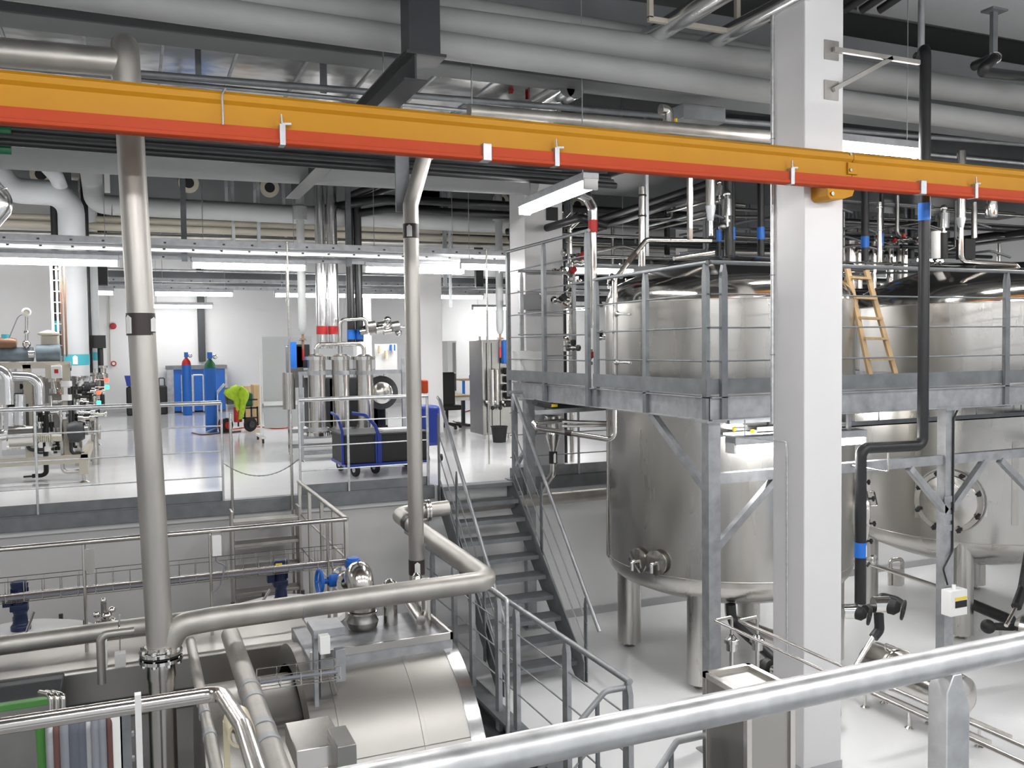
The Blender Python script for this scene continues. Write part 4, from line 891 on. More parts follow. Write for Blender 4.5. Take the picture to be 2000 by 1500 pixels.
# things under the platform beside the lamp
a = pt(1425, 822, Y=6.8); b = pt(1500, 830, Y=6.8)
t = thing('cable_tray', 'perforated cable tray and lamp bracket under the platform, left of the tall column', 'cable tray', tuple(a))
MB().box((a.x, 6.8, a.z-.03), (b.x+.2, 6.86, a.z+.02)).obj('tray', 'galvd', t); MB().box((a.x, 6.9, a.z-.16), (b.x+.2, 6.95, a.z-.12)).obj('rail', 'galv', t)
for px, py in ((1432, 838), (1468, 842)):
    q = pt(px, py, Y=6.75); tag(MB().cyl(q, q+Vector((.02, 0, 0)), .02).obj('end_plug', 'yel'), ['left yellow tube end cap under the platform', 'right yellow tube end cap under the platform'][px > 1440], 'cap')
    tag(MB().tube([q+Vector((.02,0,0)), q+Vector((.3,.1,-.01))], .018).obj('tube_rail', 'galvp'), ['galvanised tube with the left yellow cap', 'galvanised tube with the right yellow cap'][px > 1440], 'tube')
for i, (y0, z0, m_) in enumerate(((7.0, .93, 'galvd'), (8.0, .86, 'galv'), (6.75, .80, 'galvd'))):
    t = thing('cable_tray', ['upper cable tray under the platform right of the tall column', 'lower pale cable tray under the platform right of the tall column', 'dark perforated rail under the platform right of the tall column'][i], 'cable tray', (6, y0, z0))
    MB().box((5.4, y0, z0), (15, y0+.15, z0+.012)).box((5.4, y0, z0), (15, y0+.01, z0+.055)).obj('tray', m_, t)
    for k in range(12): MB().tube([(5.6+k*.7, y0+.08, z0+.03), (5.6+k*.7, y0+.08, PZ-.05)], .007, n=6).obj('hanger', 'galv', t)
a = pt(1660, 800, Y=6.4); tag(MB().box((a.x-.02, 6.4, a.z-.33), (a.x+.02, 6.43, a.z+.05)).obj('hanging_strut', 'galv'), 'perforated strut hanging under the platform just right of the tall column', 'strut')
# ------------------------------------------------------------------ overhead pipes
def alongX(name, label, px, py, Y, r, m, x0=-8, x1=16, slope=0, px2=None, py2=None, cat='pipe', group=None, rings=()):
    a = pt(px, py, Y=Y)
    if px2 is not None:
        b = pt(px2, py2, Y=Y); k = (b.z-a.z)/(b.x-a.x)
        f = lambda x: a.z+k*(x-a.x)
    else: f = lambda x: a.z
    return pipe(name, label, [(x0, Y, f(x0)), (x1, Y, f(x1))], r, m, group=group, n=28)
def cpipe(name, label, c0, c1, Y, r0, **k): return alongX(name, label, c0[0], c0[1], Y, r0, k.pop('m', 'greyi'), px2=c1[0], py2=c1[1], **k)
cpipe('insulated_pipe', 'large light grey insulated pipe overhead, upper of the two crossing behind the tall column', (856, 45), (1350, 108), 6.75, .128)
cpipe('insulated_pipe', 'large light grey insulated pipe overhead, lower of the two crossing behind the tall column', (700, 65), (1350, 157), 6.62, .105)
cpipe('insulated_pipe', 'fat light grey insulated pipe along the very top edge of the picture', (560, -25), (1000, 42), 7.0, .13)
cpipe('insulated_pipe', 'light grey insulated duct crossing behind the black pipe bundle, upper left', (50, 300), (1040, 356), 10.2, .165, x0=-6, x1=4.7)
cpipe('insulated_pipe', 'light grey insulated pipe far back, above the near lamp row', (240, 402), (1000, 440), 13.9, .14, x0=-.2, x1=9)
tag(MB().tube([(-.2, 13.9, pt(240, 402, Y=13.9).z), (-.42, 13.9, pt(228, 398, Y=13.9).z), (-.45, 13.9, pt(222, 350, Y=13.9).z), (-.45, 12.6, pt(222, 340, Y=13.9).z)], .14, .25, n=24).obj('pipe_bend', 'greyi'), 'light grey bend at the left end of the far insulated pipe', 'pipe')
cpipe('pipe', 'beige pipe high behind the near lamp row, upper of three', (300, 432), (900, 452), 15.0, .05, m='beige')
cpipe('pipe', 'beige pipe high behind the near lamp row, middle of three', (300, 446), (900, 466), 14.9, .06, m='beige')
cpipe('pipe', 'beige pipe high behind the near lamp row, lowest of three', (300, 462), (900, 478), 14.8, .04, m='pipe')
cpipe('pipe', 'dull steel pipe just above the yellow rail, right of the dark girder', (900, 216), (1300, 250), 6.9, .06, m='pipe', x0=2.6, x1=5.8)
cpipe('pipe', 'thin grey conduit above the yellow rail across the foil panels', (320, 148), (1200, 218), 7.72, .03, m='galvd')
cpipe('pipe', 'pale conduit just above the yellow rail at the left', (320, 160), (900, 215), 7.9, .02, m='galv')
# black bundle
for i, (y0, y1) in enumerate(((255, 286), (264, 297), (272, 305), (281, 313))):
    lb = ['topmost', 'second', 'third', 'lowest'][i]
    cpipe('black_pipe', f'black pipe of the bundle just below the orange rail, {lb} of four', (60, y0), (560, y1+4), 7.9-.06*i, .030, m='black' if i % 2 else 'dark', x0=-6, x1=4.45)
t = thing('marker_sleeve', 'dark green marker sleeve round the black pipe bundle at the left edge', 'sleeve', (-1.2, 7.8, 3.3))
for y0 in (255, 266, 281, 290):
    a = pt(-30, y0, Y=7.8); b = pt(22, y0+3, Y=7.8); MB().tube([a, b], .036).obj('green_wrap', 'dgreen', t)
# dark girder with hanging post
gx = 1.87; gz0 = pt(845, 130, X=1.95).z
t = thing('steel_girder', 'anthracite steel girder running back from a hanging post above the yellow rail', 'girder', (gx, 6.1, 3.5))
MB().ibar((gx, 6.0, 3.60), (gx, 11.2, 3.60), .17, .20, .014).obj('beam', 'ibeam', t)
a = pt(792, 60, Y=6.1); b = pt(853, 60, Y=6.1)
MB().box((a.x, 6.02, 3.70), (b.x, 6.22, 5.4)).obj('hanging_post', 'ibeam', t, .003)
MB().box((a.x-.03, 5.98, 3.68), (b.x+.03, 6.26, 3.70)).obj('end_plate', 'ibeam', t)
for k in range(6): MB().box((gx-.12, 7.6+.14*k, 3.49), (gx+.05, 7.64+.14*k, 3.53)).obj('pipe_saddle', 'galv', t)
for px, lb in ((748, 'thin threaded hanger above the yellow rail left of the girder post'), (920, 'long thin threaded hanger above the yellow rail right of the girder post')):
    a = pt(px, 90, Y=7.1); rod('threaded_rod', lb, (a.x, 7.1, 5.4), (a.x, 7.1, pt(px, 215, Y=7.1).z), .006, 'galv')
# struts hanging, left and centre
for i, (px, y0, y1, Y, w_, m_) in enumerate([(355, 300, 510, 12.4, .07, 'galvd'), (679, 330, 520, 12.4, .07, 'galvd'), (441, 340, 412, 15, .05, 'galv'), (497, 340, 412, 15, .05, 'galv'), (553, 345, 425, 15, .05, 'galv'),
                                      (455, 410, 480, 14.5, .05, 'galv'), (505, 420, 480, 14.5, .05, 'galv'), (560, 520, 590, 18, .05, 'galv'), (868, 395, 560, 14, .06, 'galvd'), (878, 395, 600, 14, .04, 'galv'), (386, 80, 165, 8.4, .05, 'galvd'), (631, 85, 180, 8.4, .06, 'galvd')]):
    a = pt(px, y0, Y=Y); b = pt(px, y1, Y=Y)
    tag(MB().box((a.x-w_/2, Y, b.z), (a.x+w_/2, Y+.04, 5.4 if y0 > 300 or Y > 8 else a.z)).obj('strut', m_), 'perforated steel hanging strut carrying trays and pipes overhead', 'strut', 'hanging struts under the ceiling')
# dark boxes and vertical black ducts at the far wall
for i, (px, y0, y1, Y) in enumerate([(392, 583, 706, 25.6), (855, 583, 700, 25.6)]):
    a = pt(px, y0, Y=Y); b = pt(px, y1, Y=Y)
    tag(MB().box((a.x-.09, Y, b.z), (a.x+.09, Y+.15, a.z+1.2)).obj('wall_duct', 'dark', bevel=.01), ['black vertical duct on the back wall above the gas bottles', 'black vertical duct on the back wall above the monitor'][i], 'duct')
a = pt(600, 536, Y=20); b = pt(600, 558, Y=20)
tag(MB().box((-8.8, 20, b.z), (14, 20.5, a.z)).obj('dark_duct', 'dark'), 'long dark duct across the far hall between the two lamp rows', 'duct')
cpipe('pipe', 'pale thin rail on the face of the long dark far duct', (300, 527), (900, 541), 19.9, .02, m='galv')
# cable trays in front of far hall
def tray(label, Y, px, py, px2, py2, x0, x1, m='galv', cables=True, w_=.3):
    a = pt(px, py, Y=Y); b = pt(px2, py2, Y=Y); z = (a.z+b.z)/2
    t = thing('cable_tray', label, 'cable tray', (x0, Y, z))
    MB().box((x0, Y, z), (x1, Y+w_, z+.01)).box((x0, Y-.006, z-.02), (x1, Y, z+.06)).box((x0, Y+w_, z), (x1, Y+w_+.006, z+.06)).obj('tray', m, t)
    n = int((x1-x0)/.35)
    mb = MB()
    for k in range(n): mb.box((x0+.1+k*.35, Y-.012, z+.0), (x0+.13+k*.35, Y-.006, z+.02))
    mb.obj('slots', 'dark', t)['kind'] = 'stuff'
    if cables:
        for k in range(3): MB().tube([(x0, Y+.06+.08*k, z+.03), ((x0+x1)/2, Y+.05+.09*k, z+.04), (x1, Y+.06+.08*k, z+.03)], .02, n=8).obj('cable', ['cableg', 'dgreen', 'white'][k], t)
    return t
tray('bright cable tray above the near lamp row, uppermost', 11.9, 0, 468, 900, 492, -6, 5.3)
tray('bright cable tray above the near lamp row, just below the uppermost', 12.2, 0, 486, 900, 500, -6, 6.0, m='alu')
tray('perforated lamp-carrying rail directly above the near lamp row', 12.6, 0, 497, 900, 517, -6, 6.5, m='galv', cables=False, w_=.06)
tray('cable tray above the second lamp row', 18.6, 200, 545, 900, 560, -6, 13)
tray('thin lamp-carrying rail directly above the second lamp row', 19.15, 200, 562, 900, 570, -6, 13, cables=False, w_=.06)
tray('cable tray against the far wall', 23.4, 300, 560, 900, 568, -6, 14, m='galvd')
# black pipes behind girders, centre
for i, (x0, y0, x1, y1, Y) in enumerate([(750, 388, 1020, 402, 13.0), (760, 408, 1030, 424, 13.2), (840, 460, 1010, 466, 16.4)]):
    a = pt(x0, y0, Y=Y); b = pt(x1, y1, Y=Y); c = pt(x0-50, y0+28, Y=Y-1.8 if i < 2 else Y)
    tag(MB().tube([(c.x, Y+1.5, a.z) if i < 2 else a+Vector((-.5,0,0)), a, (9, Y, b.z)], .065, .12, n=16).obj('black_pipe', 'black'), ['black insulated pipe turning back behind the dusty vertical pipe, upper of two', 'black insulated pipe turning back behind the dusty vertical pipe, lower of two', 'black horizontal pipe far back between the dusty pipe and the white column'][i], 'pipe')
for i, (px, y0, y1) in enumerate([(812, 460, 560), (936, 460, 560)]):
    a = pt(px, y0, Y=17); b = pt(px, y1, Y=17)
    tag(MB().box((a.x-.08, 17, b.z), (a.x+.08, 17.1, 5.4)).obj('duct_post', 'dark'), ['dark hanging post behind the dusty vertical pipe', 'dark hanging post left of the platform railing corner'][i], 'post')
# chimney pair and black pair going to the filter skid
YS = 13.75
zb_ = pt(640, 668, Y=YS).z
for i, px in enumerate((628, 651)):
    p = pt(px, 600, Y=YS); a = pt(px, 653, Y=YS); b = pt(px, 637, Y=YS)
    pipe('chimney_pipe', ['tall bright steel pipe with red band above the filter skid, left of the pair', 'tall bright steel pipe with red band above the filter skid, right of the pair'][i], [(p.x, YS, zb_-.1), (p.x, YS, 5.4)], .083, 'alu', n=28,
         bands=[((p.x, YS, a.z), (p.x, YS, b.z), 'red')], rings=[((p.x, YS, z), (0,0,1), .087, .012, 'steel') for z in (2.4, 3.3, 4.2)])
for i, px in enumerate((685, 701)):
    p = pt(px, 600, Y=YS); a = pt(px, 663, Y=YS); b = pt(px, 644, Y=YS)
    pipe('insulated_pipe', ['black insulated pipe with blue band above the filter skid, left of the pair', 'black insulated pipe with blue band above the filter skid, right of the pair'][i], [(p.x, YS, zb_), (p.x, YS, 4.0), (p.x+(.7 if i else .5), YS-1.2, 4.15)], .062, 'black', fil=.12, n=24, bands=[((p.x, YS, a.z), (p.x, YS, b.z), 'blue')])
for i, (px, Y) in enumerate(((590, 13.4), (976, 13.4))):
    p = pt(px, 600, Y=Y); z0 = pt(px, 645, Y=Y).z; z2 = pt(px, 430, Y=Y).z
    t = thing('vent_sleeve', ['hanging grey insulated sleeve with a small red valve below, left of the chimney pipes', 'hanging grey insulated sleeve with a small red valve below, above the dark machine'][i], 'pipe', (p.x, Y, z0))
    MB().lathe([(.03, -.06), (.055, 0), (.06, .1), (.06, z2-z0), (.1, z2-z0), (.1, z2-z0+.2), (.06, z2-z0+.22), (.06, 5.3-z0)], (p.x, Y, z0), n=28).obj('sleeve', 'greyi', t)
    MB().tube([(p.x, Y, z0-.28), (p.x, Y, z0-.05)], .018).lathe([(.05, 0), (.05, .02)], (p.x, Y, z0-.14)).obj('valve', 'copper', t)
    MB().tube([(p.x-.06, Y-.02, z0-.14), (p.x+.06, Y-.02, z0-.14)], .012).obj('lever', 'pipe', t); MB().tube([(p.x, Y, z0-.45), (p.x, Y, z0-.28)], .016).obj('red_hose', 'red', t)
for px, Y, lb in ((561, 11.5, 'thin upright steel rod left of the filter skid'), (950, 11.5, 'thin upright steel rod left of the dark machine')):
    a = pt(px, 500, Y=Y); tag(MB().tube([(a.x, Y, 0), (a.x, Y, 3.0)], .012).obj('upright_rod', 'steel'), lb, 'rod')
for px, py, lb in ((485, 250, 'thin pipe run diagonal, left'),): pass
# ------------------------------------------------------------------ filter skid
YK = 13.1
def X_(px, Y): return pt(px, 750, Y=Y).x
def Z_(py, px, Y): return pt(px, py, Y=Y).z
t = thing('filter_skid', 'process skid with three tall shiny filter cylinders in a grey frame', 'machine', (X_(660, YK), YK, 0))
xa, xb3 = X_(583, YK), X_(790, YK)
for px in (619, 666, 712):
    x = X_(px, YK); r = .13; z0, z1 = Z_(848, px, YK), Z_(700, px, YK)
    c = MB().cyl((x, YK, z0), (x, YK, z1), r, n=32).obj('filter_cylinder', 'steel', t)
    for z in (z0, z1): MB().lathe([(r, -.02), (r+.045, -.02), (r+.045, .03), (r, .03)], (x, YK, z), n=28).obj('flange', 'chrome', c)
    MB().lathe([(r, .03), (r*.7, .06), (0, .07)], (x, YK, z1), n=28).obj('cover', 'steel', c)
    for z in (Z_(728, px, YK), Z_(838, px, YK)): MB().lathe([(r, -.03), (r+.012, -.03), (r+.012, .03), (r, .03)], (x, YK, z), n=28).obj('strap', 'galv', c)
zt5 = Z_(672, 666, YK)
MB().tube([(X_(619, YK), YK, Z_(695, 619, YK)), (X_(619, YK), YK, zt5), (X_(712, YK), YK, zt5), (X_(712, YK), YK, Z_(695, 712, YK))], .032, .1, n=16).tube([(X_(666, YK), YK, zt5), (X_(666, YK), YK, Z_(695, 666, YK))], .028).obj('top_manifold', 'steel', t)
mb = MB()
for z in (.12, Z_(728, 666, YK), Z_(850, 666, YK)):
    mb.box((xa, YK-.02, z-.03), (xb3, YK+.03, z+.03)); mb.box((xa, YK+1.0, z-.03), (xb3, YK+1.05, z+.03))
for x in (xa, xb3-.05, xa+1.05):
    for y in (YK-.05, YK+1.0): mb.box((x, y, .03), (x+.05, y+.05, Z_(700 if x > xa else 728, 666, YK)))
mb.obj('frame', 'galv', t)
for x in (xa+.025, xb3-.03):
    for y in (YK-.03, YK+1.02): MB().lathe([(0, 0), (.04, 0), (.015, .02), (.012, .06)], (x, y, 0)).obj('foot', 'steel', t)
z = Z_(690, 750, YK); MB().box((X_(737, YK), YK+.1, Z_(730, 740, YK)), (X_(780, YK), YK+.13, Z_(672, 740, YK))).obj('instrument_panel', 'plasticw', t)
for px, py in ((745, 690), (757, 700), (770, 688)): MB().cyl((X_(px, YK), YK+.06, Z_(py, px, YK)), (X_(px, YK), YK+.06, Z_(py, px, YK)+.12), .025).obj('bottle', 'clear', t)
MB().box((X_(765, YK), YK+.04, Z_(685, 765, YK)), (X_(775, YK), YK+.09, Z_(673, 765, YK))).obj('blue_cap', 'brightblue', t)
c = Vector((X_(751, YK), YK+.2, Z_(768, 751, YK))); d = Vector((-.1, -1, 0)); MB().lathe([(.26, .3), (.26, 0), (.17, -.01), (.17, -.06), (.1, -.1), (0, -.11)], c, -d, 36).obj('drum', 'dark', t); MB().lathe([(.165, 0), (.165, .06), (.1, .10), (0, .11)], c+d*.02, d, 36).obj('drum_cover', 'steel', t)
for k in range(9):
    y = YK+.45; z = Z_(648, 700, YK)+.04*(k % 3)
    a = Vector((X_(718+8*k, YK), y+.1*(k % 2), z)); MB().cyl(a, a+Vector((.12, 0, .02)), .05+.015*(k % 3), n=18).obj('pipe_fitting', ['steel', 'chrome', 'darksteel'][k % 3], t)
for k, (px, py) in enumerate(((757, 625), (778, 650), (775, 640))): MB().ball(tuple(pt(px, py, Y=YK+.5)), .06).obj('gauge', 'chrome', t)
MB().tube([pt(664, 700, Y=YK+.4), pt(664, 625, Y=YK+.4), pt(715, 622, Y=YK+.4), pt(718, 650, Y=YK+.4)], .03, .08).obj('loop_pipe', 'steel', t)
MB().tube([pt(715, 635, Y=YK+.5), pt(795, 640, Y=YK+.5)], .02).obj('rail_pipe', 'steel', t)
for px, w_, y0, y1, mm in ((592, .22, 675, 760, 'darksteel'), (600, .30, 672, 720, 'black'), (740, .25, 770, 840, 'dark'), (690, .5, 740, 840, 'dark'), (640, .4, 740, 840, 'dark'), (752, .3, 790, 850, 'screen')):
    a = Vector((X_(px, YK), YK+.55, Z_(y1, px, YK))); MB().box(a-Vector((w_/2, 0, 0)), (a.x+w_/2, a.y+.3, Z_(y0, px, YK))).obj('equipment_box', mm, t, .01)
MB().cyl((X_(566, YK), YK+.1, Z_(800, 566, YK)), (X_(566, YK), YK+.1, Z_(728, 566, YK)), .09, n=26).obj('side_filter', 'steel', t)
MB().box((X_(571, YK), YK+.1, Z_(720, 571, YK)), (X_(583, YK), YK+.3, Z_(668, 571, YK))).obj('side_box', 'blue', t)
# whiteboard
YW = 16.3
t = thing('whiteboard', 'mobile whiteboard with faint handwriting behind the filter skid', 'whiteboard', (X_(540, YW), YW, 0))
a = pt(512, 658, Y=YW); b = pt(612, 832, Y=YW)
MB().box((a.x, YW, b.z), (b.x, YW+.02, a.z)).obj('board', 'board', t); 
mb = MB()
for k, (py, l_) in enumerate(((688, 25), (696, 40), (702, 20), (712, 45), (750, 22), (760, 40), (775, 36))):
    p = pt(517, py, Y=YW-.003); q = pt(517+l_, py, Y=YW-.003); n_ = 10
    for i in range(n_):
        x = p.x+(q.x-p.x)*i/n_; 
        if (i*7+k) % 4: mb.box((x, YW-.003, p.z-.008), (x+(q.x-p.x)/n_*.6, YW-.001, p.z+.008*(i % 3)))
mb.obj('handwriting', 'beige', t)
MB().tube([(a.x-.06, YW-.05, .12), (a.x-.06, YW-.05, a.z-.35)], .018).tube([(b.x-.1, YW+.06, .12), (b.x-.1, YW+.06, a.z)], .018).obj('stand', 'plasticw', t)
MB().box((a.x-.1, YW-.35, .08), (a.x-.03, YW+.45, .12)).obj('stand_foot', 'plasticw', t)
MB().box((a.x, YW-.06, Z_(792, 530, YW)), (a.x+1.0, YW, Z_(784, 530, YW))).obj('pen_tray', 'plasticw', t)
for y in (YW-.3, YW+.4): MB().cyl((a.x-.08, y, .04), (a.x-.05, y, .04), .04).obj('caster', 'rubber', t)
# black cart with blue frame
t = thing('cart', 'black box cart with blue frame and wheels behind the floor railing', 'cart', (X_(748, 11.4), 11.4, 0))
x0, x1 = X_(668, 11.2), X_(832, 11.2); zt6 = Z_(850, 700, 11.2); zb6 = .17
mb = MB().box((x0, 11.15, zb6), (x1, 11.9, zt6)).obj('box', 'rubber', t, .01)
MB().box((x0-.01, 11.13, zt6), (x1+.01, 11.92, zt6+.02)).obj('top_sheet', 'dark', t)
MB().box((x0, 11.1, zb6-.04), (x1, 11.95, zb6)).box((x0+.40, 11.12, zb6), (x0+.48, 11.15, zt6)).obj('frame', 'royal', t)
MB().tube([(x0-.02, 11.15, zb6), (x0-.02, 11.15, zt6+.06), (x0-.08, 11.15, zt6+.26), (x0-.08, 11.5, zt6+.28)], .018, .05).tube([(x0+.44, 11.12, zb6), (x0+.44, 11.12, zt6), (x0+.40, 11.12, zt6+.12), (x0+.28, 11.14, zt6+.26), (x0+.15, 11.3, zt6+.28)], .022, .06).obj('push_handle', 'royal', t)
for x, y in ((x0+.15, 11.2), (x0+.45, 11.35), (x1-.18, 11.2), (x1-.1, 11.85), (x0+.1, 11.85)):
    wl = MB().lathe([(.03, -.02), (.085, -.022), (.09, 0), (.085, .022), (.03, .02)], (x, y, .09), (1, .3, 0), 24).obj('wheel', 'rubber', t)
    MB().cyl((x-.026, y-.008, .09), (x+.026, y+.008, .09), .035, n=14).obj('hub', 'plasticw', wl)
MB().box((x0+.55, 11.3, zt6+.02), (x0+.95, 11.6, zt6+.045)).obj('paper_stack', 'plasticw', t)
# blue barrel dolly right of the cart
t = thing('blue_trolley', 'blue plastic trolley body standing between the cart and the stair head', 'trolley', (X_(840, 12.2), 12.2, 0))
MB().box((X_(826, 12.2), 12.1, Z_(870, 840, 12.2)), (X_(856, 12.2), 12.5, Z_(792, 840, 12.2))).obj('body', 'royal', t, .05)
MB().box((X_(823, 12.2), 12.15, Z_(768, 840, 12.2)), (X_(835, 12.2), 12.3, Z_(742, 840, 12.2))).obj('orange_part', 'orange', t, .02)
for dx in (0, .2): MB().cyl((X_(830, 12.2)+dx, 12.2, .05), (X_(830, 12.2)+dx+.04, 12.2, .05), .05).obj('wheel', 'rubber', t)
# desk, monitor, chair, back shelf, panel, white cabinet
YD = 17.3
t = thing('desk', 'desk with light wood top and black legs right of the stair head', 'desk', (X_(885, YD), YD, 0))
a, b = X_(850, YD), X_(922, YD); z = Z_(773, 880, YD)
MB().box((a, YD-.1, z-.03), (b, YD+.7, z)).obj('desktop', 'wood', t); MB().box((a, YD-.08, z-.10), (b-.1, YD-.06, z-.03)).obj('apron', 'plasticw', t)
for x in (b-.15, a+.1): MB().box((x, YD+.2, .03), (x+.06, YD+.28, z-.03)).box((x, YD-.1, 0), (x+.06, YD+.6, .05)).obj('leg', 'rubber', t)
a, b = pt(850, 731, Y=YD), pt(898, 764, Y=YD)
t = thing('monitor', 'black computer monitor on the desk, seen from behind', 'monitor', (a.x, YD, z))
MB().box((a.x, YD+.2, b.z), (b.x, YD+.25, a.z)).obj('screen', 'screen', t, .01); MB().box(((a.x+b.x)/2, YD+.25, z), ((a.x+b.x)/2+.15, YD+.3, b.z+.1)).box(((a.x+b.x)/2-.05, YD+.15, z), ((a.x+b.x)/2+.2, YD+.4, z+.015)).obj('stand', 'screen', t)
t = thing('office_chair', 'black office chair at the desk behind the stair head', 'chair', (X_(868, 17), 16.9, 0))
cx_ = X_(872, 16.9); MB().box((cx_-.25, 16.7, Z_(800, 870, 17)), (cx_+.25, 17.1, Z_(790, 870, 17))).obj('seat', 'rubber', t, .03); MB().box((cx_-.28, 16.65, Z_(790, 870, 17)), (cx_+.1, 16.72, Z_(726, 870, 17))).obj('backrest', 'rubber', t, .04)
MB().cyl((cx_, 16.9, .08), (cx_, 16.9, Z_(800, 870, 17)), .03).obj('column', 'rubber', t)
for k in range(5):
    a = 2*math.pi*k/5; e = (cx_+.28*math.cos(a), 16.9+.28*math.sin(a), .07); MB().tube([(cx_, 16.9, .12), e], .022).ball((e[0], e[1], .04), .035).obj('base_arm', 'rubber', t)
def simple(name, label, px0, py0, px1, py1, Y, d, m, cat, bevel=.01, z0=None):
    a = pt(px0, py0, Y=Y); b = pt(px1, py1, Y=Y)
    return MB().box((a.x, Y, b.z if z0 is None else z0), (b.x, Y+d, a.z)).obj(name, m, bevel=bevel) if False else tag(MB().box((a.x, Y, b.z if z0 is None else z0), (b.x, Y+d, a.z)).obj(name, m, bevel=bevel), label, cat)
simple('blue_locker', 'narrow tall blue panel behind the desk, beside the pale column', 847, 670, 857, 790, 19.5, .4, 'brightblue', 'panel', z0=0)
t = thing('white_locker', 'tall narrow white cabinet beside the monitor, against the back wall', 'cabinet', (X_(883, 24), 24, 0))
a, b = pt(874, 666, Y=24), pt(893, 790, Y=24); MB().box((a.x, 24, 0), (b.x, 24.5, a.z)).obj('body', 'plasticw', t, .01); MB().box((a.x+(b.x-a.x)*.55, 23.98, a.z-.9), (b.x-.03, 24, a.z-.05)).obj('side_panel', 'greyi', t)
t = thing('work_table', 'far work table with pale front and blue items near the back wall', 'table', (X_(922, 22), 22, 0))
a, b = pt(903, 741, Y=22), pt(945, 785, Y=22); MB().box((a.x, 22, a.z-.04), (b.x, 22.6, a.z)).obj('tabletop', 'wood', t); MB().box((a.x+.4, 22.05, .1), (b.x, 22.1, a.z-.06)).obj('front_panel', 'plasticw', t)
for x in (a.x+.05, b.x-.1): MB().box((x, 22.1, 0), (x+.06, 22.16, a.z-.04)).obj('leg', 'blue', t)
MB().box((a.x+.3, 22.1, a.z), (a.x+.7, 22.3, a.z+.1)).obj('blue_tool_box', 'blue', t)
# dark machine right
YM = 14.6
t = thing('steel_machine', 'dark stainless upright machine with a blue panel left of the platform', 'machine', (X_(970, YM), YM, 0))
xa, xb4 = X_(944, YM), X_(1002, YM); z1_ = Z_(664, 970, YM)
MB().box((xa, YM+.05, .08), (xb4, YM+.7, z1_)).obj('cabinet_body', 'darksteel', t, .01)
for px in (952, 962, 978): MB().box((X_(px, YM), YM+.04, .12), (X_(px, YM)+.01, YM+.05, z1_-.05)).obj('panel_joint', 'rubber', t)
MB().box((X_(980, YM), YM-.1, Z_(710, 985, YM)), (X_(994, YM), YM+.04, Z_(664, 985, YM))).obj('blue_panel', 'brightblue', t, .02)
MB().cyl((X_(958, YM), YM-.06, Z_(792, 958, YM)), (X_(958, YM), YM-.06, Z_(722, 958, YM)), .05).obj('filter_tube', 'steel', t); MB().cyl((X_(968, YM), YM-.05, Z_(790, 968, YM)), (X_(968, YM), YM-.05, Z_(720, 968, YM)), .04).obj('filter_tube', 'steel', t)
for k in range(8):
    p = pt(952+5*(k % 8), 785+6*(k % 3), Y=YM-.05); MB().ball(tuple(p), .035).obj('valve_knob', ['chrome', 'darksteel', 'rubber'][k % 3], t)
for k in range(5):
    p = pt(985+3*(k % 2), 725+16*k, Y=YM-.04); MB().cyl(p, p+Vector((.12, .02, 0)), .06).obj('dark_motor', 'rubber', t)
for px in (950, 965): MB().cyl((X_(px, YM), YM+.3, z1_), (X_(px, YM), YM+.3, z1_+.07), .02).obj('top_stud', 'steel', t)
for x in (xa+.05, xb4-.05): MB().cyl((x, YM+.1, 0), (x, YM+.1, .09), .03).obj('foot', 'steel', t)
p = pt(973, 852, Z=0)
t = thing('bucket', 'black bucket on the floor in front of the dark machine', 'bucket', (X_(974, 14.1), 14.1, 0)); MB().lathe([(0, 0), (.11, 0), (.14, .26), (.15, .27), (.14, .27), (.105, .02), (0, .02)], (X_(974, 14.1), 14.1, 0)).obj('tub', 'rubber', t); MB().torus((X_(974, 14.1), 14.1, .27), (0,0,1), .145, .008).obj('rim', 'rubber', t)
# floor cables and hoses
for i, (pts_, m_) in enumerate([([(455, 838), (500, 832), (540, 838), (572, 834)], 'orange'), ([(905, 805), (930, 798), (960, 804), (985, 800)], 'orange'), ([(885, 822), (905, 832), (930, 826)], 'cabler'), ([(375, 845), (395, 850), (430, 846), (470, 842)], 'cabler')]):
    tag(MB().tube([pt(x, y, Z=.012) for x, y in pts_], .012, .3, 8).obj('floor_hose', m_), ['orange hose on the floor under the whiteboard', 'orange hose on the far floor behind the desk', 'red cable on the floor by the desk legs', 'red hose on the floor below the blue gas bottle'][i], 'hose')
simple('wood_board', 'low wooden crate side behind the welding cart', 495, 752, 511, 805, 20, .5, 'wood', 'crate', z0=0)
simple('wooden_crate', 'pale wooden crate panel with blue strip left of the whiteboard', 478, 755, 512, 800, 21, .3, 'wood', 'crate', z0=0)
# gas bottles, blue workbench, cases
def bottle(label, px, pybase, pytop, Y, shoulder, r=.115, body='brightblue'):
    x = X_(px, Y); zt_b = Z_(pytop, px, Y); h = zt_b*.80
    t = thing('gas_bottle', label, 'gas bottle', (x, Y, 0))
    MB().lathe([(0, .0), (r*.95, 0), (r, .03), (r, h)], (x, Y, 0), n=28).obj('body', body, t)
    MB().lathe([(r, 0), (r*.85, h*.07), (r*.45, h*.12), (.03, h*.14), (.03, h*.17)], (x, Y, h), n=28).obj('shoulder', shoulder, t)
    MB().cyl((x, Y, h*1.15), (x, Y, zt_b), .05).obj('valve_guard', 'brightblue', t); MB().ball((x+.1, Y-.03, h*1.18), .05).obj('regulator', 'chrome', t)
    return t
bottle('blue gas bottle with red shoulder in front of the blue workbench', 365, 805, 688, 24.0, 'red')
bottle('blue gas bottle with green shoulder on a trolley, left of the yellow jacket', 411, 845, 688, 18.7, 'dgreen', r=.115)
t = thing('bottle_trolley', 'light steel bottle trolley beside the green-shouldered gas bottle', 'trolley', (X_(425, 18.6), 18.6, 0))
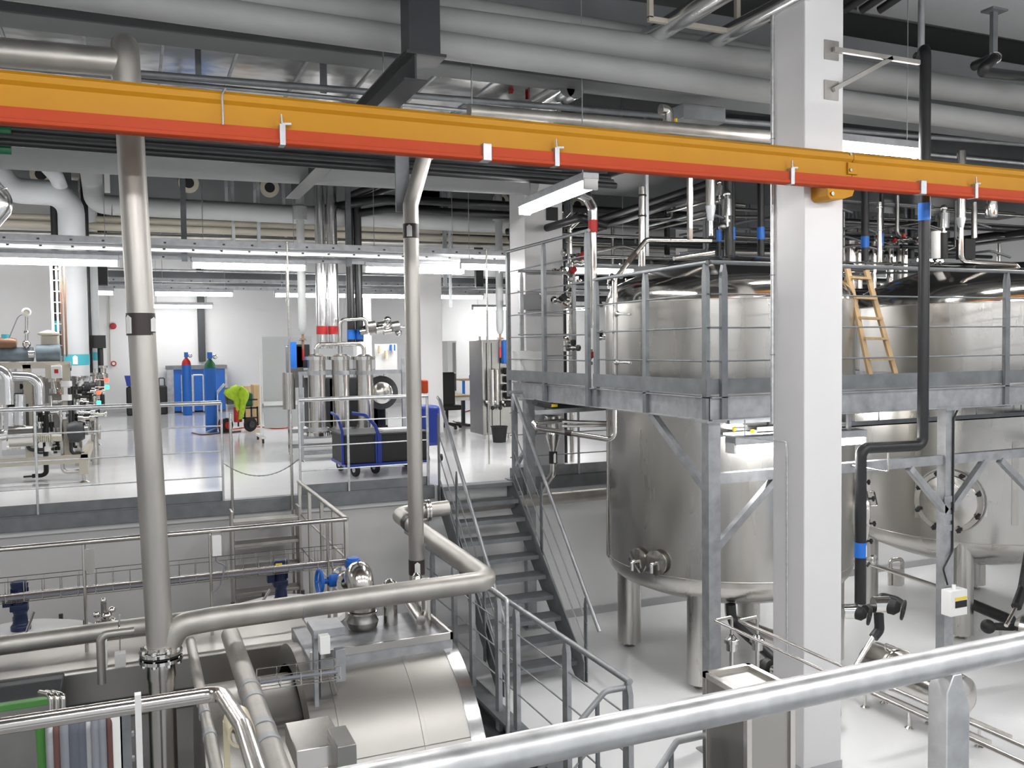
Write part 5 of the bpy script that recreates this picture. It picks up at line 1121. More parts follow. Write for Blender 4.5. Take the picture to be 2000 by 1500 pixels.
x = X_(424, 18.6); MB().tube([(x+.15, 18.5, Z_(750, 440, 18.6)), (x, 18.6, Z_(768, 430, 18.6)), (x, 18.6, .1), (x-.25, 18.4, .03)], .016, .06).tube([(x+.15, 18.8, Z_(750, 440, 18.6)), (x, 18.85, Z_(768, 430, 18.6)), (x, 18.85, .1)], .016, .06).obj('frame', 'galvp', t)
wl = MB().lathe([(.05, -.03), (.13, -.03), (.14, 0), (.13, .03), (.05, .03)], (x+.05, 18.45, .14), (1, .2, 0), 24).obj('wheel', 'rubber', t); MB().cyl((x+.01, 18.44, .14), (x+.09, 18.46, .14), .06).obj('hub', 'red', wl)
t = thing('workbench', 'blue workbench with grey top against the back wall', 'workbench', (X_(390, 25), 24.9, 0))
a, b = pt(337, 722, Y=24.9), pt(444, 805, Y=24.9)
MB().box((a.x, 24.9, .05), (b.x, 25.6, a.z)).obj('cabinet', 'brightblue', t, .01); MB().box((a.x-.15, 24.85, a.z), (b.x+.02, 25.65, a.z+.10)).obj('top', 'galvd', t); MB().box((a.x-.15, 24.86, a.z-.0), (a.x+.02, 24.9, 0)).obj('side_frame', 'galv', t); MB().box((b.x-.04, 24.86, 0), (b.x+.02, 24.9, a.z)).obj('side_frame', 'galv', t)
for k in range(2): x = X_(355+22*k, 24.5); MB().tube([(x, 24.5, .05), (x, 24.5, Z_(733, 355, 24.5)), (x+.25, 24.5, Z_(733, 355, 24.5)), (x+.25, 24.5, .05)], .02, .03).obj('trolley_hoop', 'galvp', t)
for i, (px0, px1, y0, y1) in enumerate([(246, 261, 757, 811), (306, 328, 754, 807)]):
    a = pt(px0, y0, Y=24.6); b = pt(px1, y1, Y=24.6)
    t = thing('flight_case', ['black upright case against the back wall, left of the thick pipe', 'black upright case with handle against the back wall, right of the thick pipe'][i], 'case', (a.x, 24.6, 0))
    MB().box((a.x, 24.6, 0), (b.x, 25.1, a.z)).obj('shell', 'rubber', t, .04)
    MB().tube([(a.x+.06, 24.7, a.z-.05), (a.x+.06, 24.7, a.z+.2 if i else a.z+.02), (b.x-.06, 24.7, a.z+.2 if i else a.z+.02), (b.x-.06, 24.7, a.z-.05)], .015, .03).obj('handle', 'dark', t)
    if i == 0: a2 = pt(246, 734, Y=24.6); tag(MB().poly([(a.x+.02, 24.62, a.z+.03), (b.x-.03, 24.62, a.z+.03), (b.x+.02, 24.62, a2.z), (a.x-.03, 24.62, a2.z)], (0, .3, 0)).obj('bin', 'royal'), 'blue plastic bin on top of the left black case', 'bin')
# welding cart with hi-vis jacket
YJ = 18.6
t = thing('welding_cart', 'dark welding cart with green machine and two wheels, left of the whiteboard', 'cart', (X_(470, YJ), YJ, 0))
a, b = pt(442, 762, Y=YJ), pt(500, 838, Y=YJ)
MB().box((a.x, YJ, Z_(790, 450, YJ)), (X_(468, YJ), YJ+.4, Z_(758, 450, YJ))).obj('machine_body', 'dark', t, .02)
MB().box((X_(474, YJ), YJ+.05, Z_(795, 480, YJ)), (X_(494, YJ), YJ+.4, Z_(768, 480, YJ))).obj('green_machine', 'dgreen', t, .03)
mb = MB()
for z in (.25, .45, .62): mb.box((X_(462, YJ), YJ-.02, z), (X_(502, YJ), YJ+.02, z+.03))
for px in (462, 475, 488, 500): mb.box((X_(px, YJ), YJ-.02, .1), (X_(px, YJ)+.03, YJ+.02, Z_(795, 470, YJ)))
mb.obj('cart_frame', 'rubber', t)
for k in range(7): z = Z_(788-4*k, 450, YJ); MB().box((a.x+.03, YJ-.01, z), (a.x+.3, YJ, z+.015)).obj('vent_slat', 'galvd', t)
for px in (440, 487):
    x = X_(px, YJ-.2); wl = MB().lathe([(.05, -.03), (.14, -.03), (.15, 0), (.14, .03), (.05, .03)], (x, YJ-.2, .15), (.6, -1, 0), 24).obj('wheel', 'rubber', t); MB().cyl((x-.03, YJ-.16, .15), (x+.03, YJ-.25, .15), .07).obj('hub', 'red' if px == 440 else 'dark', wl)
MB().cyl((X_(463, YJ-.1), YJ-.1, .2), (X_(463, YJ-.1), YJ-.1, .5), .08).obj('red_bottle', 'red', t)
mb = MB(); bm = mb.bm; n = 14; rows = []
outl = [(755, 462, 468), (759, 448, 476), (763, 441, 481), (768, 439, 484), (774, 446, 484), (780, 458, 483), (790, 460, 479), (800, 462, 479), (810, 463, 476), (819, 465, 472)]
for j, (py, l_, r__) in enumerate(outl):
    row = []
    for i in range(n+1):
        u = i/n; p = pt(l_+(r__-l_)*u, py, Y=YJ-.10); row.append(bm.verts.new((p.x, YJ-.10+.05*math.sin(u*11+j*.6)-.08*math.sin(math.pi*u), p.z+.012*math.sin(u*9+j))))
    rows.append(row)
for A, B in zip(rows, rows[1:]):
    for i in range(n): bm.faces.new((A[i], A[i+1], B[i+1], B[i]))
jk = mb.obj('safety_jacket', 'hivis'); sm = jk.modifiers.new('thick', 'SOLIDIFY'); sm.thickness = .03
tag(jk, 'fluorescent yellow safety jacket draped over the welding cart', 'jacket')
# fire alarm and conduit on back wall
YF = 25.75
t = thing('fire_alarm', 'red round fire alarm sounder on the back wall, left of the thick pipe', 'alarm', tuple(pt(221, 637, Y=YF))); c = pt(221, 637, Y=YF); MB().lathe([(.08, 0), (.085, .05), (.06, .09), (0, .1)], c, (0,-1,0), 28).obj('sounder', 'red', t)
c = pt(222, 710, Y=YF); t = thing('alarm_call_point', 'pinkish round call point low on the back wall conduit', 'alarm', tuple(c)); MB().lathe([(.07, 0), (.07, .04), (0, .05)], c, (0,-1,0), 24).obj('case', 'red', t); MB().lathe([(.04, 0), (.04, .01), (0, .012)], c+Vector((0,-.05,0)), (0,-1,0), 24).obj('button', 'plasticw', t)
tag(MB().tube([pt(213, 560, Y=YF), pt(215, 705, Y=YF), pt(221, 711, Y=YF)], .014, .03).obj('conduit', 'beige'), 'thin beige conduit on the back wall joining the two alarms', 'conduit')
# ------------------------------------------------------------------ left pipework skid
YL = 12.35
t = thing('pipework_skid', 'large beige-framed process skid with motors, valves and pipes at the left edge', 'machine', (X_(60, YL), YL, 0))
xr2 = X_(158, YL); zb7 = Z_(898, 100, YL); zt7 = Z_(712, 100, YL)
mb = MB(); mb.box((-3.2, YL, zb7-.06), (xr2+.05, YL+.08, zb7+.04)).box((-3.2, YL+5, zb7-.06), (xr2+.05, YL+5.08, zb7+.04)).box((xr2-.03, YL, zb7-.06), (xr2+.05, YL+5, zb7+.04))
mb.obj('base_frame', 'beige', t)
for px in (130, 54): x = X_(px, YL+.3); MB().box((x-.05, YL+.3, zb7), (x+.04, YL+.38, zt7)).obj('upright', 'beige', t)
MB().box((-3.2, YL+.3, zt7-.05), (X_(136, YL), YL+.38, zt7+.03)).obj('top_beam', 'beige', t)
MB().box((X_(85, YL), YL+.28, Z_(740, 100, YL)), (X_(133, YL), YL+.3, zt7)).obj('panel_plate', 'beige', t)
for y in (YL+.04, YL+2.4, YL+4.9): 
    MB().box((xr2-.05, y-.05, .1), (xr2+.05, y+.05, zb7)).obj('frame_leg', 'beige', t); MB().lathe([(0, 0), (.06, 0), (.02, .02), (.015, .1)], (xr2, y, 0)).obj('foot', 'steel', t)
MB().box((X_(98, YL), YL+.22, Z_(740, 100, YL)), (X_(119, YL), YL+.28, Z_(715, 100, YL))).obj('switch_box', 'plasticw', t, .005); MB().box((X_(104, YL), YL+.215, Z_(730, 100, YL)), (X_(112, YL), YL+.22, Z_(722, 100, YL))).obj('switch', 'red', t)
MB().cyl((-3.2, YL+.45, Z_(692, 50, YL)), (X_(60, YL), YL+.45, Z_(692, 50, YL)), .09, n=26).obj('jacketed_pipe', 'sky', t); MB().cyl((X_(66, YL), YL+.45, Z_(690, 50, YL)), (X_(115, YL), YL+.45, Z_(690, 50, YL)), .11, n=26).obj('jacketed_pipe', 'sky', t)
MB().cyl((X_(52, YL), YL+.35, Z_(692, 50, YL)), (X_(64, YL), YL+.35, Z_(692, 50, YL)), .05, n=26).obj('steel_coupling', 'alu', t)
MB().tube([pt(-40, 722, Y=YL), pt(13, 722, Y=YL), pt(15, 790, Y=YL)], .075, .14, n=24).tube([pt(24, 735, Y=YL+.1), pt(76, 737, Y=YL+.1), pt(78, 790, Y=YL+.1)], .062, .14, n=24).obj('clad_elbow_pipe', 'alu', t)
MB().tube([pt(40, 830, Y=YL), pt(40, 770, Y=YL)], .06, n=24).tube([pt(20, 805, Y=YL), pt(20, 850, Y=YL), pt(-20, 850, Y=YL)], .07, .12, n=24).obj('clad_elbow_pipe', 'alu', t)
MB().cyl(pt(18, 853, Y=YL-.05), pt(66, 850, Y=YL-.05), .13, n=28).obj('motor_cover', 'steel', t)
mb = MB()
for k in range(9): mb.cyl(pt(68+4*k, 855, Y=YL-.05), pt(70.5+4*k, 855, Y=YL-.05), .06, n=20)
mb.cyl(pt(66, 855, Y=YL-.05), pt(120, 855, Y=YL-.05), .045).obj('coupling', 'beige', t)
MB().lathe([(0, 0), (.12, .02), (.14, .12), (.10, .2)], pt(130, 846, Y=YL+.1), (1, 0, .1), 26).obj('dark_pump', 'dark', t)
MB().box((X_(0, YL), YL+1.4, Z_(880, 100, YL)), (X_(125, YL), YL+1.6, Z_(742, 100, YL))).obj('back_panel', 'darksteel', t)
random.seed(3)
for k in range(46):
    px = random.uniform(5, 155); py = random.uniform(745, 888); Y = YL+random.uniform(.1, .9); p = pt(px, py, Y=Y); r_ = random.uniform(.025, .06)
    mm = random.choice(['chrome', 'steel', 'darksteel', 'rubber', 'rubber', 'dark', 'alu', 'plasticw']); ax_ = random.choice([(1,0,0), (0,0,1), (0,0,1)])
    l_ = random.uniform(.08, .28)
    mb = MB().lathe([(0, 0), (r_, 0), (r_, l_*.3), (r_*.6, l_*.32), (r_*.6, l_*.7), (r_*1.1, l_*.72), (r_*1.1, l_), (0, l_)], p, ax_, 18); mb.obj('pipe_fitting', mm, t)
for k in range(14):
    px = random.uniform(5, 150); p = pt(px, random.uniform(750, 800), Y=YL+random.uniform(.2, .9)); q = p+Vector((random.uniform(-.3, .3), 0, -random.uniform(.3, .9)))
    MB().tube([p, (p.x, p.y, q.z), (q.x, q.y, q.z)], random.uniform(.012, .03), .06, n=10).obj('small_pipe', random.choice(['steel', 'rubber', 'chrome', 'dark']), t)
for px, py, mm in ((122, 762, 'ledr'), (193, 763, 'ledr'), (193, 783, 'ledg'), (208, 739, 'ledr'), (209, 753, 'ledg')):
    Yq = 13.6; p = pt(px, py, Y=Yq); tt = thing('indicator_light', {122: 'glowing red indicator inside the left skid', 193: 'glowing indicator on the valve column under the white insulated pipe, ' + ('red' if py == 763 else 'green'), 208: 'glowing red indicator farther out, left of the fire alarm conduit', 209: 'glowing green indicator farther out, left of the fire alarm conduit'}[px], 'indicator', tuple(p))
    MB().cyl(p, p+Vector((0, 0, -.05)), .028, n=14).obj('lens', mm, tt); MB().tube([p+Vector((0,0,-.02)), p+Vector((-.15, .05, -.02))], .01).obj('stem', 'steel', tt)
# transmitter on top of skid
t = thing('flow_transmitter', 'slim chrome transmitter with round white head standing on the left skid', 'instrument', tuple(pt(52, 690, Y=YL+.4)))
c = pt(51, 610, Y=YL+.4); MB().lathe([(.0, 0), (.05, 0), (.055, .02), (.055, .05), (.035, .055), (.035, .045), (0, .045)], c, (.2,-1,0), 28).obj('head', 'plasticw', t); MB().lathe([(.0, .05), (.034, .05), (0, .052)], c, (.2,-1,0), 24).obj('dial', 'beige', t)
MB().tube([pt(52, 617, Y=YL+.4), pt(52, 680, Y=YL+.4)], .02).lathe([(.025, 0), (.035, .02), (.025, .04)], pt(52, 652, Y=YL+.4)).obj('stem', 'chrome', t); MB().ball(tuple(pt(52, 672, Y=YL+.4)), .05).obj('valve_ball', 'steel', t)
t = thing('actuator', 'beige diaphragm actuator on top of the left skid, beside the cable ladder', 'actuator', tuple(pt(95, 680, Y=YL+.5)))
c = pt(95, 652, Y=YL+.5); MB().lathe([(0, .05), (.05, .04), (.13, .01), (.13, -.01), (.05, -.03)], c, n=28).obj('diaphragm', 'beige', t); MB().box(c+Vector((-.09, -.06, -.15)), c+Vector((.12, .08, -.02))).obj('body', 'beige', t, .02); MB().cyl(c+Vector((0,0,-.3)), c+Vector((0,0,-.12)), .05).obj('yoke', 'dark', t)
t = thing('actuator', 'copper-brown actuator with turquoise cap at the far left edge', 'actuator', tuple(pt(11, 680, Y=YL+.4)))
c = pt(11, 670, Y=YL+.4); MB().lathe([(0, -.13), (.05, -.12), (.07, -.06), (.07, .06), (.05, .12), (0, .13)], c, (1,0,0), 24).obj('body', 'copper', t); MB().cyl(c+Vector((0,0,.05)), c+Vector((0,0,.11)), .045).obj('cap', 'cyan', t)
tag(MB().tube([pt(49, 612, Y=YL+.38), pt(35, 618, Y=YL+.38), pt(22, 650, Y=YL+.38), pt(16, 665, Y=YL+.38)], .006, .1, 8).obj('cable', 'cableg'), 'thin cable drooping from the round transmitter head to the brown actuator', 'cable')
# upright cable ladder
t = thing('cable_ladder', 'tall upright cable ladder with white and copper cables on the left skid', 'cable tray', tuple(pt(115, 712, Y=12.9)))
a, b = pt(106, 712, Y=12.9), pt(123, 712, Y=12.9)
for i, x in enumerate((a.x, b.x)): MB().box((x-.015, 12.9, a.z), (x+.015, 12.95, 2.78)).obj('side_rail', 'plasticw' if i == 0 else 'galv', t)
for i in range(3): x = a.x+.06+.045*i; MB().tube([(x, 12.89, a.z+.1), (x, 12.89, 2.75)], .013, n=8).obj('cable', ['plasticw', 'copper', 'copper'][i], t)
for k in range(11): MB().box((a.x, 12.86, a.z+.1+.14*k), (b.x, 12.87, a.z+.11+.14*k)).obj('rung', 'plasticw', t)
# big white vertical pipes with elbows
YV = 14.3
xv = X_(150, YV); r_ = .178; zc_ = Z_(742, 150, YV); zh = Z_(377, 100, YV)
t = thing('insulated_pipe', 'fat white insulated pipe with turquoise band dropping from a big elbow at the left', 'pipe', (xv, YV, zc_))
xk = X_(42, YV); MB().tube([(xk-.75, YV-.3, zh+1.1), (xk-.05, YV-.05, zh), (xv, YV, zh), (xv, YV, zc_)], r_, .28, n=32).obj('tube', 'white', t)
MB().lathe([(r_+.003, .06), (r_+.003, 0), (r_*.7, -.09), (.07, -.1), (.07, -.2)], (xv, YV, zc_), n=32).obj('end_cone', 'alu', t)
band(t, (xv, YV, Z_(713, 150, YV)), (xv, YV, Z_(692, 150, YV)), r_, 'cyan', arrow=(0, -1, 0))
Y5 = 14.95; xv2 = X_(186, Y5)
t = thing('insulated_pipe', 'slimmer white insulated pipe with turquoise band, right behind the fat white one', 'pipe', (xv2, Y5, 1))
MB().tube([(xv2, Y5, 5.2), (xv2, Y5, Z_(720, 186, Y5))], .085, n=26).obj('tube', 'white', t); band(t, (xv2, Y5, Z_(704, 186, Y5)), (xv2, Y5, Z_(688, 186, Y5)), .085, 'cyan')
MB().lathe([(.086, 0), (.05, -.06), (.04, -.1)], (xv2, Y5, Z_(720, 186, Y5)), n=26).obj('end_cone', 'alu', t)
for i, (px, w_, y0, y1, Yy) in enumerate(((119, .10, 520, 680, 14.6), (176, .07, 520, 735, 14.7), (198, .05, 665, 790, 14.6))):
    x = X_(px, Yy); t = thing('insulated_pipe', ['black insulated pipe with turquoise band left of the fat white pipe', 'black insulated pipe between the two white pipes', 'short black pipe right of the slimmer white pipe'][i], 'pipe', (x, Yy, 1))
    MB().tube([(x, Yy, Z_(y1, px, Yy)), (x, Yy, 4.5 if i < 2 else Z_(y0, px, Yy))], w_/2+.015, n=20).obj('tube', 'black', t)
    if i == 0: band(t, (x, Yy, Z_(647, px, Yy)), (x, Yy, Z_(627, px, Yy)), w_/2+.015, 'cyan')
    else: MB().box((x-.08, Yy-.08, Z_(680, px, Yy)), (x+.08, Yy+.02, Z_(655, px, Yy))).obj('clamp_block', 'rubber', t)
t = thing('valve_column', 'column of chrome valves and black actuators under the white insulated pipes', 'valve', (xv, 14, 0))
random.seed(11)
for k in range(26):
    px = random.uniform(140, 203); py = random.uniform(745, 850) if px < 185 else random.uniform(722, 800); p = pt(px, py, Y=14+random.uniform(-.3, .3)); rr = random.uniform(.03, .07)
    mb = MB().lathe([(0, 0), (rr, 0), (rr, .06), (rr*.6, .07), (rr*.6, .14), (rr, .15), (rr, .18), (0, .18)], p, random.choice([(1,0,0), (0,0,1)]), 16); mb.obj('valve_part', random.choice(['chrome', 'rubber', 'steel', 'rubber', 'dark']), t)
for x in (xv, xv2): MB().tube([(x, 14.2, .0), (x, 14.2, 1.0)], .05).obj('stand_pipe', 'steel', t)
# pale elbows top-left
for i, (pts_, r_, m_) in enumerate([([(70, 300), (110, 345), (140, 420)], .10, 'white'), ([(95, 305), (118, 350), (124, 380)], .05, 'greyi')]):
    tag(MB().tube([pt(*pts_[0], Y=12.5+i), pt(*pts_[1], Y=14+i), pt(*pts_[2], Y=15+i)], r_, .3, n=22).obj('insulated_pipe', m_), ['white insulated pipe slanting down behind the big elbow, upper left', 'thinner grey pipe slanting down behind the big elbow, upper left'][i], 'pipe')
t = thing('chimney_pipe', 'steel pipe with bent top behind the big white elbow, upper left', 'pipe', tuple(pt(172, 400, Y=15.5)))
MB().tube([pt(140, 335, Y=15.1), pt(170, 338, Y=15.1), pt(173, 500, Y=15.1)], .13, .3, n=24).obj('tube', 'pipe', t); MB().lathe([(.14, 0), (.145, .02), (.145, .25), (.14, .27)], pt(173, 405, Y=15.1), n=28).obj('collar', 'alu', t)
tag(MB().box(pt(186, 375, Y=16)+Vector((0,0,-1.5)), pt(205, 375, Y=16)+Vector((0,.3,0))).obj('dark_duct', 'rubber'), 'black vertical duct right of the bent steel pipe, upper left', 'duct')
t = thing('dark_louvre', 'stack of dark horizontal ducts below the big white elbow, upper left', 'duct', tuple(pt(20, 410, Y=16.8)))
for k in range(3):
    a = pt(15, 412+15*k, Y=16.8); b = pt(120, 422+15*k, Y=16.8); MB().box((a.x-1, 16.8, b.z-.0), (b.x, 17.1, a.z)).obj('duct', 'dark', t, .02)
for i, (px, py, px2, py2) in enumerate(((0, 372, 25, 405), (0, 440, 30, 412))): pass
t = thing('aluminium_elbow', 'bright aluminium elbow cut by the left picture edge, below the yellow rail', 'pipe', tuple(pt(0, 400, Y=9.5)))
MB().tube([pt(-50, 330, Y=9.5), pt(8, 398, Y=9.5), pt(-40, 450, Y=9.5)], .10, .10, n=24).obj('tube', 'alu', t); MB().torus(pt(-6, 380, Y=9.5), (.6, 0, -.75), .103, .006).obj('seam_ring', 'chrome', t)
q = pt(208, 320, Y=11.5); tag(MB().box((q.x-.03, 11.5, Z_(376, 212, 11.5)), (q.x+.03, 11.53, Z_(325, 212, 11.5))).obj('strip_light_end', 'plasticw'), 'white hanging strip beside the thick pipe, upper left', 'strip')
# ------------------------------------------------------------------ steel pipes around tank one
YT = 7.9
q = [(1388, 345), (1388, 470), (1262, 469), (1201, 545), (1201, 860), (1050, 832)]
P_ = [pt(x, y, Y=YT) for x, y in q]
P_[3] = pt(1201, 545, Y=YT); 
xL = P_[3].x
t = thing('process_pipe', 'polished steel pipe bending down past the left flank of the first tank', 'pipe', tuple(P_[4]))
MB().tube([P_[1], P_[2], P_[3], P_[4], pt(1050, 836, Y=8.5), pt(1042, 826, Y=8.7), pt(1100, 822, Y=9.2)], .028, .07, n=18).obj('tube', 'steel', t)
MB().tube([P_[0]+Vector((0,0,.9)), pt(1388, 402, Y=YT)], .052, n=22).obj('wide_riser', 'steel', t)
MB().lathe([(.054, 0), (.054, -.02), (.03, -.16)], pt(1388, 402, Y=YT), n=22).obj('reducer', 'galv', t)
MB().tube([pt(1388, 420, Y=YT), P_[1]+Vector((0,0,.05))], .028).obj('lower_riser', 'steel', t)
for u0, u1, A, B in ((.35, .6, 2, 3), (.55, .62, 4, 5)):
    a = P_[A].lerp(P_[B], u0); b = P_[A].lerp(P_[B], u1)
    if A == 4: a = P_[4].lerp(pt(1050, 836, Y=8.5), .55); b = P_[4].lerp(pt(1050, 836, Y=8.5), .63)
    band(t, a, b, .028, 'brown')
a = pt(1347, 345, Y=7.7); b = pt(1347, 468, Y=7.7); tag(MB().box((a.x-.022, 7.68, b.z), (a.x+.022, 7.72, a.z+.8)).obj('hanger_post', 'steel'), 'square steel hanger post left of the wide steel riser above the first tank', 'post')
tag(MB().tube([pt(1316, 505, Y=7.2), pt(1394, 493, Y=7.2)], .02).obj('handle_bar', 'steel'), 'short polished bar just above the tank platform rail', 'bar')
pipe('steel_column_pipe', 'upright steel pipe with clamps beside a perforated strut, left above the first tank', [pt(1254, 365, Y=8.8), pt(1254, 520, Y=8.8)], .04, 'steel', rings=[(pt(1254, y, Y=8.8), (0,0,1), .05, .02, 'rubber') for y in (382, 422)])
a = pt(1261, 345, Y=8.9); tag(MB().box((a.x, 8.9, Z_(500, 1261, 8.9)), (a.x+.04, 8.94, 4.3)).obj('strut', 'galv'), 'perforated strut beside the clamped upright pipe above the first tank', 'strut')
p0 = pt(1158, 440, Y=8.9)
t = thing('insulated_pipe', 'bright steel-clad pipe with a red band and segmented elbow, left of the tanks', 'pipe', tuple(p0))
MB().tube([pt(1128, 376, Y=8.6), pt(1146, 384, Y=8.8), pt(1158, 405, Y=8.9), pt(1158, 430, Y=8.9)], .058, .08, n=22).obj('segmented_elbow', 'alu', t)
MB().tube([pt(1158, 428, Y=8.9), pt(1159, 640, Y=8.9)], .046, n=22).obj('riser', 'steel', t); band(t, pt(1158, 455, Y=8.9), pt(1158, 430, Y=8.9), .05, 'red')
for i, (px, y0, y1, Y, r_, b0, b1) in enumerate([(1404, 340, 500, 9.7, .030, 449, 472), (1423, 345, 500, 9.0, .055, None, None), (1432, 395, 500, 9.5, .026, 444, 468), (1486, 340, 500, 9.3, .045, 444, 468),
                                  (1690, 360, 510, 9.2, .05, 462, 484), (1722, 375, 510, 9.6, .03, 456, 480), (1780, 380, 505, 10.5, .05, None, None)]):
    p = pt(px, y0, Y=Y)
    pipe('insulated_pipe', ['black insulated pipe with blue band above the first tank, leftmost', 'thick plain black insulated pipe above the first tank', 'slim black pipe with blue band right of the thick black one', 'black insulated pipe with blue band closest to the tall column, left side',
         'black insulated pipe with blue band just right of the tall column', 'slim black pipe with blue band behind the clamped steel pipe', 'black pipe behind the tall black insulated pipe'][i], [(p.x, Y, 4.4), (p.x, Y, Z_(y1, px, Y))], r_, 'black', n=20, bands=[((p.x, Y, Z_(b1, px, Y)), (p.x, Y, Z_(b0, px, Y)), 'blue')] if b0 else ())
def actuator(label, px, py, Y, s=1.):
    c = pt(px, py, Y=Y); t = thing('valve_actuator', label, 'valve', tuple(c))
    MB().cyl(c+Vector((0,0,-.09*s)), c+Vector((0,0,.08*s)), .062*s, n=28).obj('cylinder', 'chrome', t)
    MB().cyl(c+Vector((0,0,.08*s)), c+Vector((0,0,.13*s)), .03*s).ball(tuple(c+Vector((0,0,.14*s))), .04*s).obj('head', 'chrome', t)
    MB().tube([c+Vector((0,0,-.09*s)), c+Vector((0,0,-.2*s))], .02*s).lathe([(.04*s, 0), (.04*s, .02*s)], c+Vector((0,0,-.15*s))).obj('stem', 'steel', t)
    MB().ball(tuple(c+Vector((-.06*s, 0, -.2*s))), .045*s).obj('valve_body', 'darksteel', t)
actuator('square chrome valve actuator above the first tank, beside the black pipes', 1420, 405, 8.8, 1.15)
actuator('chrome valve actuator right of the tall black insulated pipe', 1843, 430, 8.3, 1.1)
actuator('small chrome actuator head high beside the black pipes above the first tank', 1405, 372, 9.0, .7)
c = pt(1843, 480, Y=8.3); tag(MB().cyl(pt(1828, 505, Y=8.3), pt(1828, 452, Y=8.3), .06).obj('white_canister', 'plasticw'), 'white canister below the chrome actuator behind the tall black pipe', 'canister')
tag(MB().cyl(pt(1842, 505, Y=8.25), pt(1842, 455, Y=8.25), .055).obj('black_canister', 'rubber'), 'black canister beside the white canister above the right tank', 'canister')
# right part pipes above tank two
q = [pt(1877, 395, Y=7.6), pt(1877, 510, Y=7.6), pt(1985, 517, Y=7.5), pt(1995, 540, Y=7.5)]
t = thing('process_pipe', 'polished steel pipe with reducer bending right above the second tank', 'pipe', tuple(q[1]))
MB().tube([pt(1877, 432, Y=7.6), *q[1:]], .028, .08, n=20).obj('tube', 'steel', t); MB().tube([q[0]+Vector((0,0,.6)), pt(1877, 425, Y=7.6)], .05, n=22).obj('wide_riser', 'steel', t); MB().lathe([(.052, 0), (.052, -.02), (.03, -.12)], pt(1877, 425, Y=7.6), n=22).obj('reducer', 'galv', t)
pipe('steel_column_pipe', 'upright clamped steel pipe right of the tall column above the second tank', [pt(1718, 395, Y=8.6), pt(1718, 512, Y=8.6)], .03, 'steel', rings=[(pt(1718, y, Y=8.6), (0,0,1), .036, .012, 'galv') for y in (405, 450)])
tag(MB().tube([pt(1903, 395, Y=9), pt(1903, 465, Y=9)], .04).obj('steel_post', 'steel'), 'upright steel post right of the reducer pipe', 'post')
tag(MB().box(pt(1885, 466, Y=9), pt(1905, 506, Y=9)+Vector((0, .15, 0))).obj('black_box', 'rubber'), 'black box below the upright steel post above the second tank', 'box')
c = pt(1936, 410, Y=8.4); tag(MB().lathe([(.0, -.1), (.07, -.1), (.08, -.07), (.08, .12), (0, .13)], c, n=26).obj('lamp_reflector', 'chrome'), 'bright chrome cylinder catching light under the orange rail, far right', 'canister')
for i, (px, w_, m_) in enumerate([(1652, 18, 'steel'), (1664, 8, 'darksteel'), (1673, 10, 'steel'), (1703, 8, 'steel'), (1734, 10, 'steel'), (1752, 8, 'darksteel'), (1762, 10, 'steel')]):
    a = pt(px, 445, Y=11); b = pt(px+w_, 508, Y=11)
    tag(MB().cyl(((a.x+b.x)/2, 11, 0), ((a.x+b.x)/2, 11, a.z), (b.x-a.x)/2, n=24).obj('filter_vessel', m_), 'upright steel filter vessel in the row behind the second tank', 'vessel', 'filter vessels behind the second tank')
a = pt(1767, 438, Y=11.3); b = pt(1792, 508, Y=11.3)
tag(MB().box((a.x, 11.3, 0), (b.x, 11.6, a.z)).obj('grey_cabinet', 'galvd', bevel=.01), 'grey cabinet right of the filter vessels behind the tall black pipe', 'cabinet')
# right top: struts, hanging black pipes
a = Vector((5.10, 5.45, 3.93)); b = Vector((5.10, 5.45, 3.62)); e = pt(1742, 38, Y=5.45)
t = thing('wall_bracket', 'grey triangular pipe bracket bolted high on the tall column', 'bracket', tuple(a))
MB().bar(a, (e.x+.3, 5.45, a.z), .03, .035).obj('top_arm', 'pipe', t); MB().bar(b, (e.x, 5.45, a.z), .03, .035).obj('brace', 'pipe', t)
for i, px in enumerate((1677, 1710, 1745)):
    p = pt(px, 0, Y=5.9); tag(MB().tube([pt(px+110, -70, Y=5.5), pt(px+35, -22, Y=5.8), pt(px-28, 20, Y=6.1)], .036, .2, n=18).obj('insulated_pipe', 'black'), ['black insulated pipe on the column bracket at the top, leftmost of three', 'black insulated pipe on the column bracket at the top, middle of three', 'black insulated pipe on the column bracket at the top, rightmost of three'][i], 'pipe')
q = [pt(1944, 112, Y=5.9), pt(1910, 140, Y=5.9), pt(2005, 150, Y=6.3), pt(2030, 180, Y=6.3)]
t = thing('insulated_pipe', 'black insulated pipe snaking from a hanger at the upper right edge', 'pipe', tuple(q[0]))
MB().tube([q[0]+Vector((.1,.3,.02)), *q], .048, .06, n=20).obj('tube', 'black', t); MB().torus(q[0], (.4,.6,0), .05, .008).obj('pipe_clamp', 'chrome', t)
t = thing('pipe_hanger', 'grey hanger bar with ceiling plate at the upper right edge', 'hanger', tuple(q[0])); p = q[0]
MB().box((p.x-.03, p.y-.0, p.z+.04), (p.x+.03, p.y+.04, p.z+.42)).obj('bar', 'galvd', t); MB().box((p.x-.1, p.y-.05, p.z+.42), (p.x+.1, p.y+.08, p.z+.44)).obj('plate', 'galvd', t)
tag(MB().box((p.x-4.5, p.y-.2, p.z+.44), (p.x+4, p.y+.5, p.z+.50)).obj('white_soffit_panel', 'column'), 'pale flat soffit panel in the top right corner', 'panel') if False else None
a = pt(1850, 20, Y=6.6); 
tag(MB().box((a.x-.6, 6.25, a.z+.12), (a.x+5, 7.2, a.z+.2)).obj('soffit_panel', 'white'), 'pale soffit panel in the top right corner above the hanger', 'panel')
tag(MB().box((5.6, 8.0, 3.75), (14, 11.0, 4.2)).obj('dark_duct', 'dark', bevel=.02), 'wide dark grey duct overhead right of the tall column, behind the light grey pipes', 'duct')
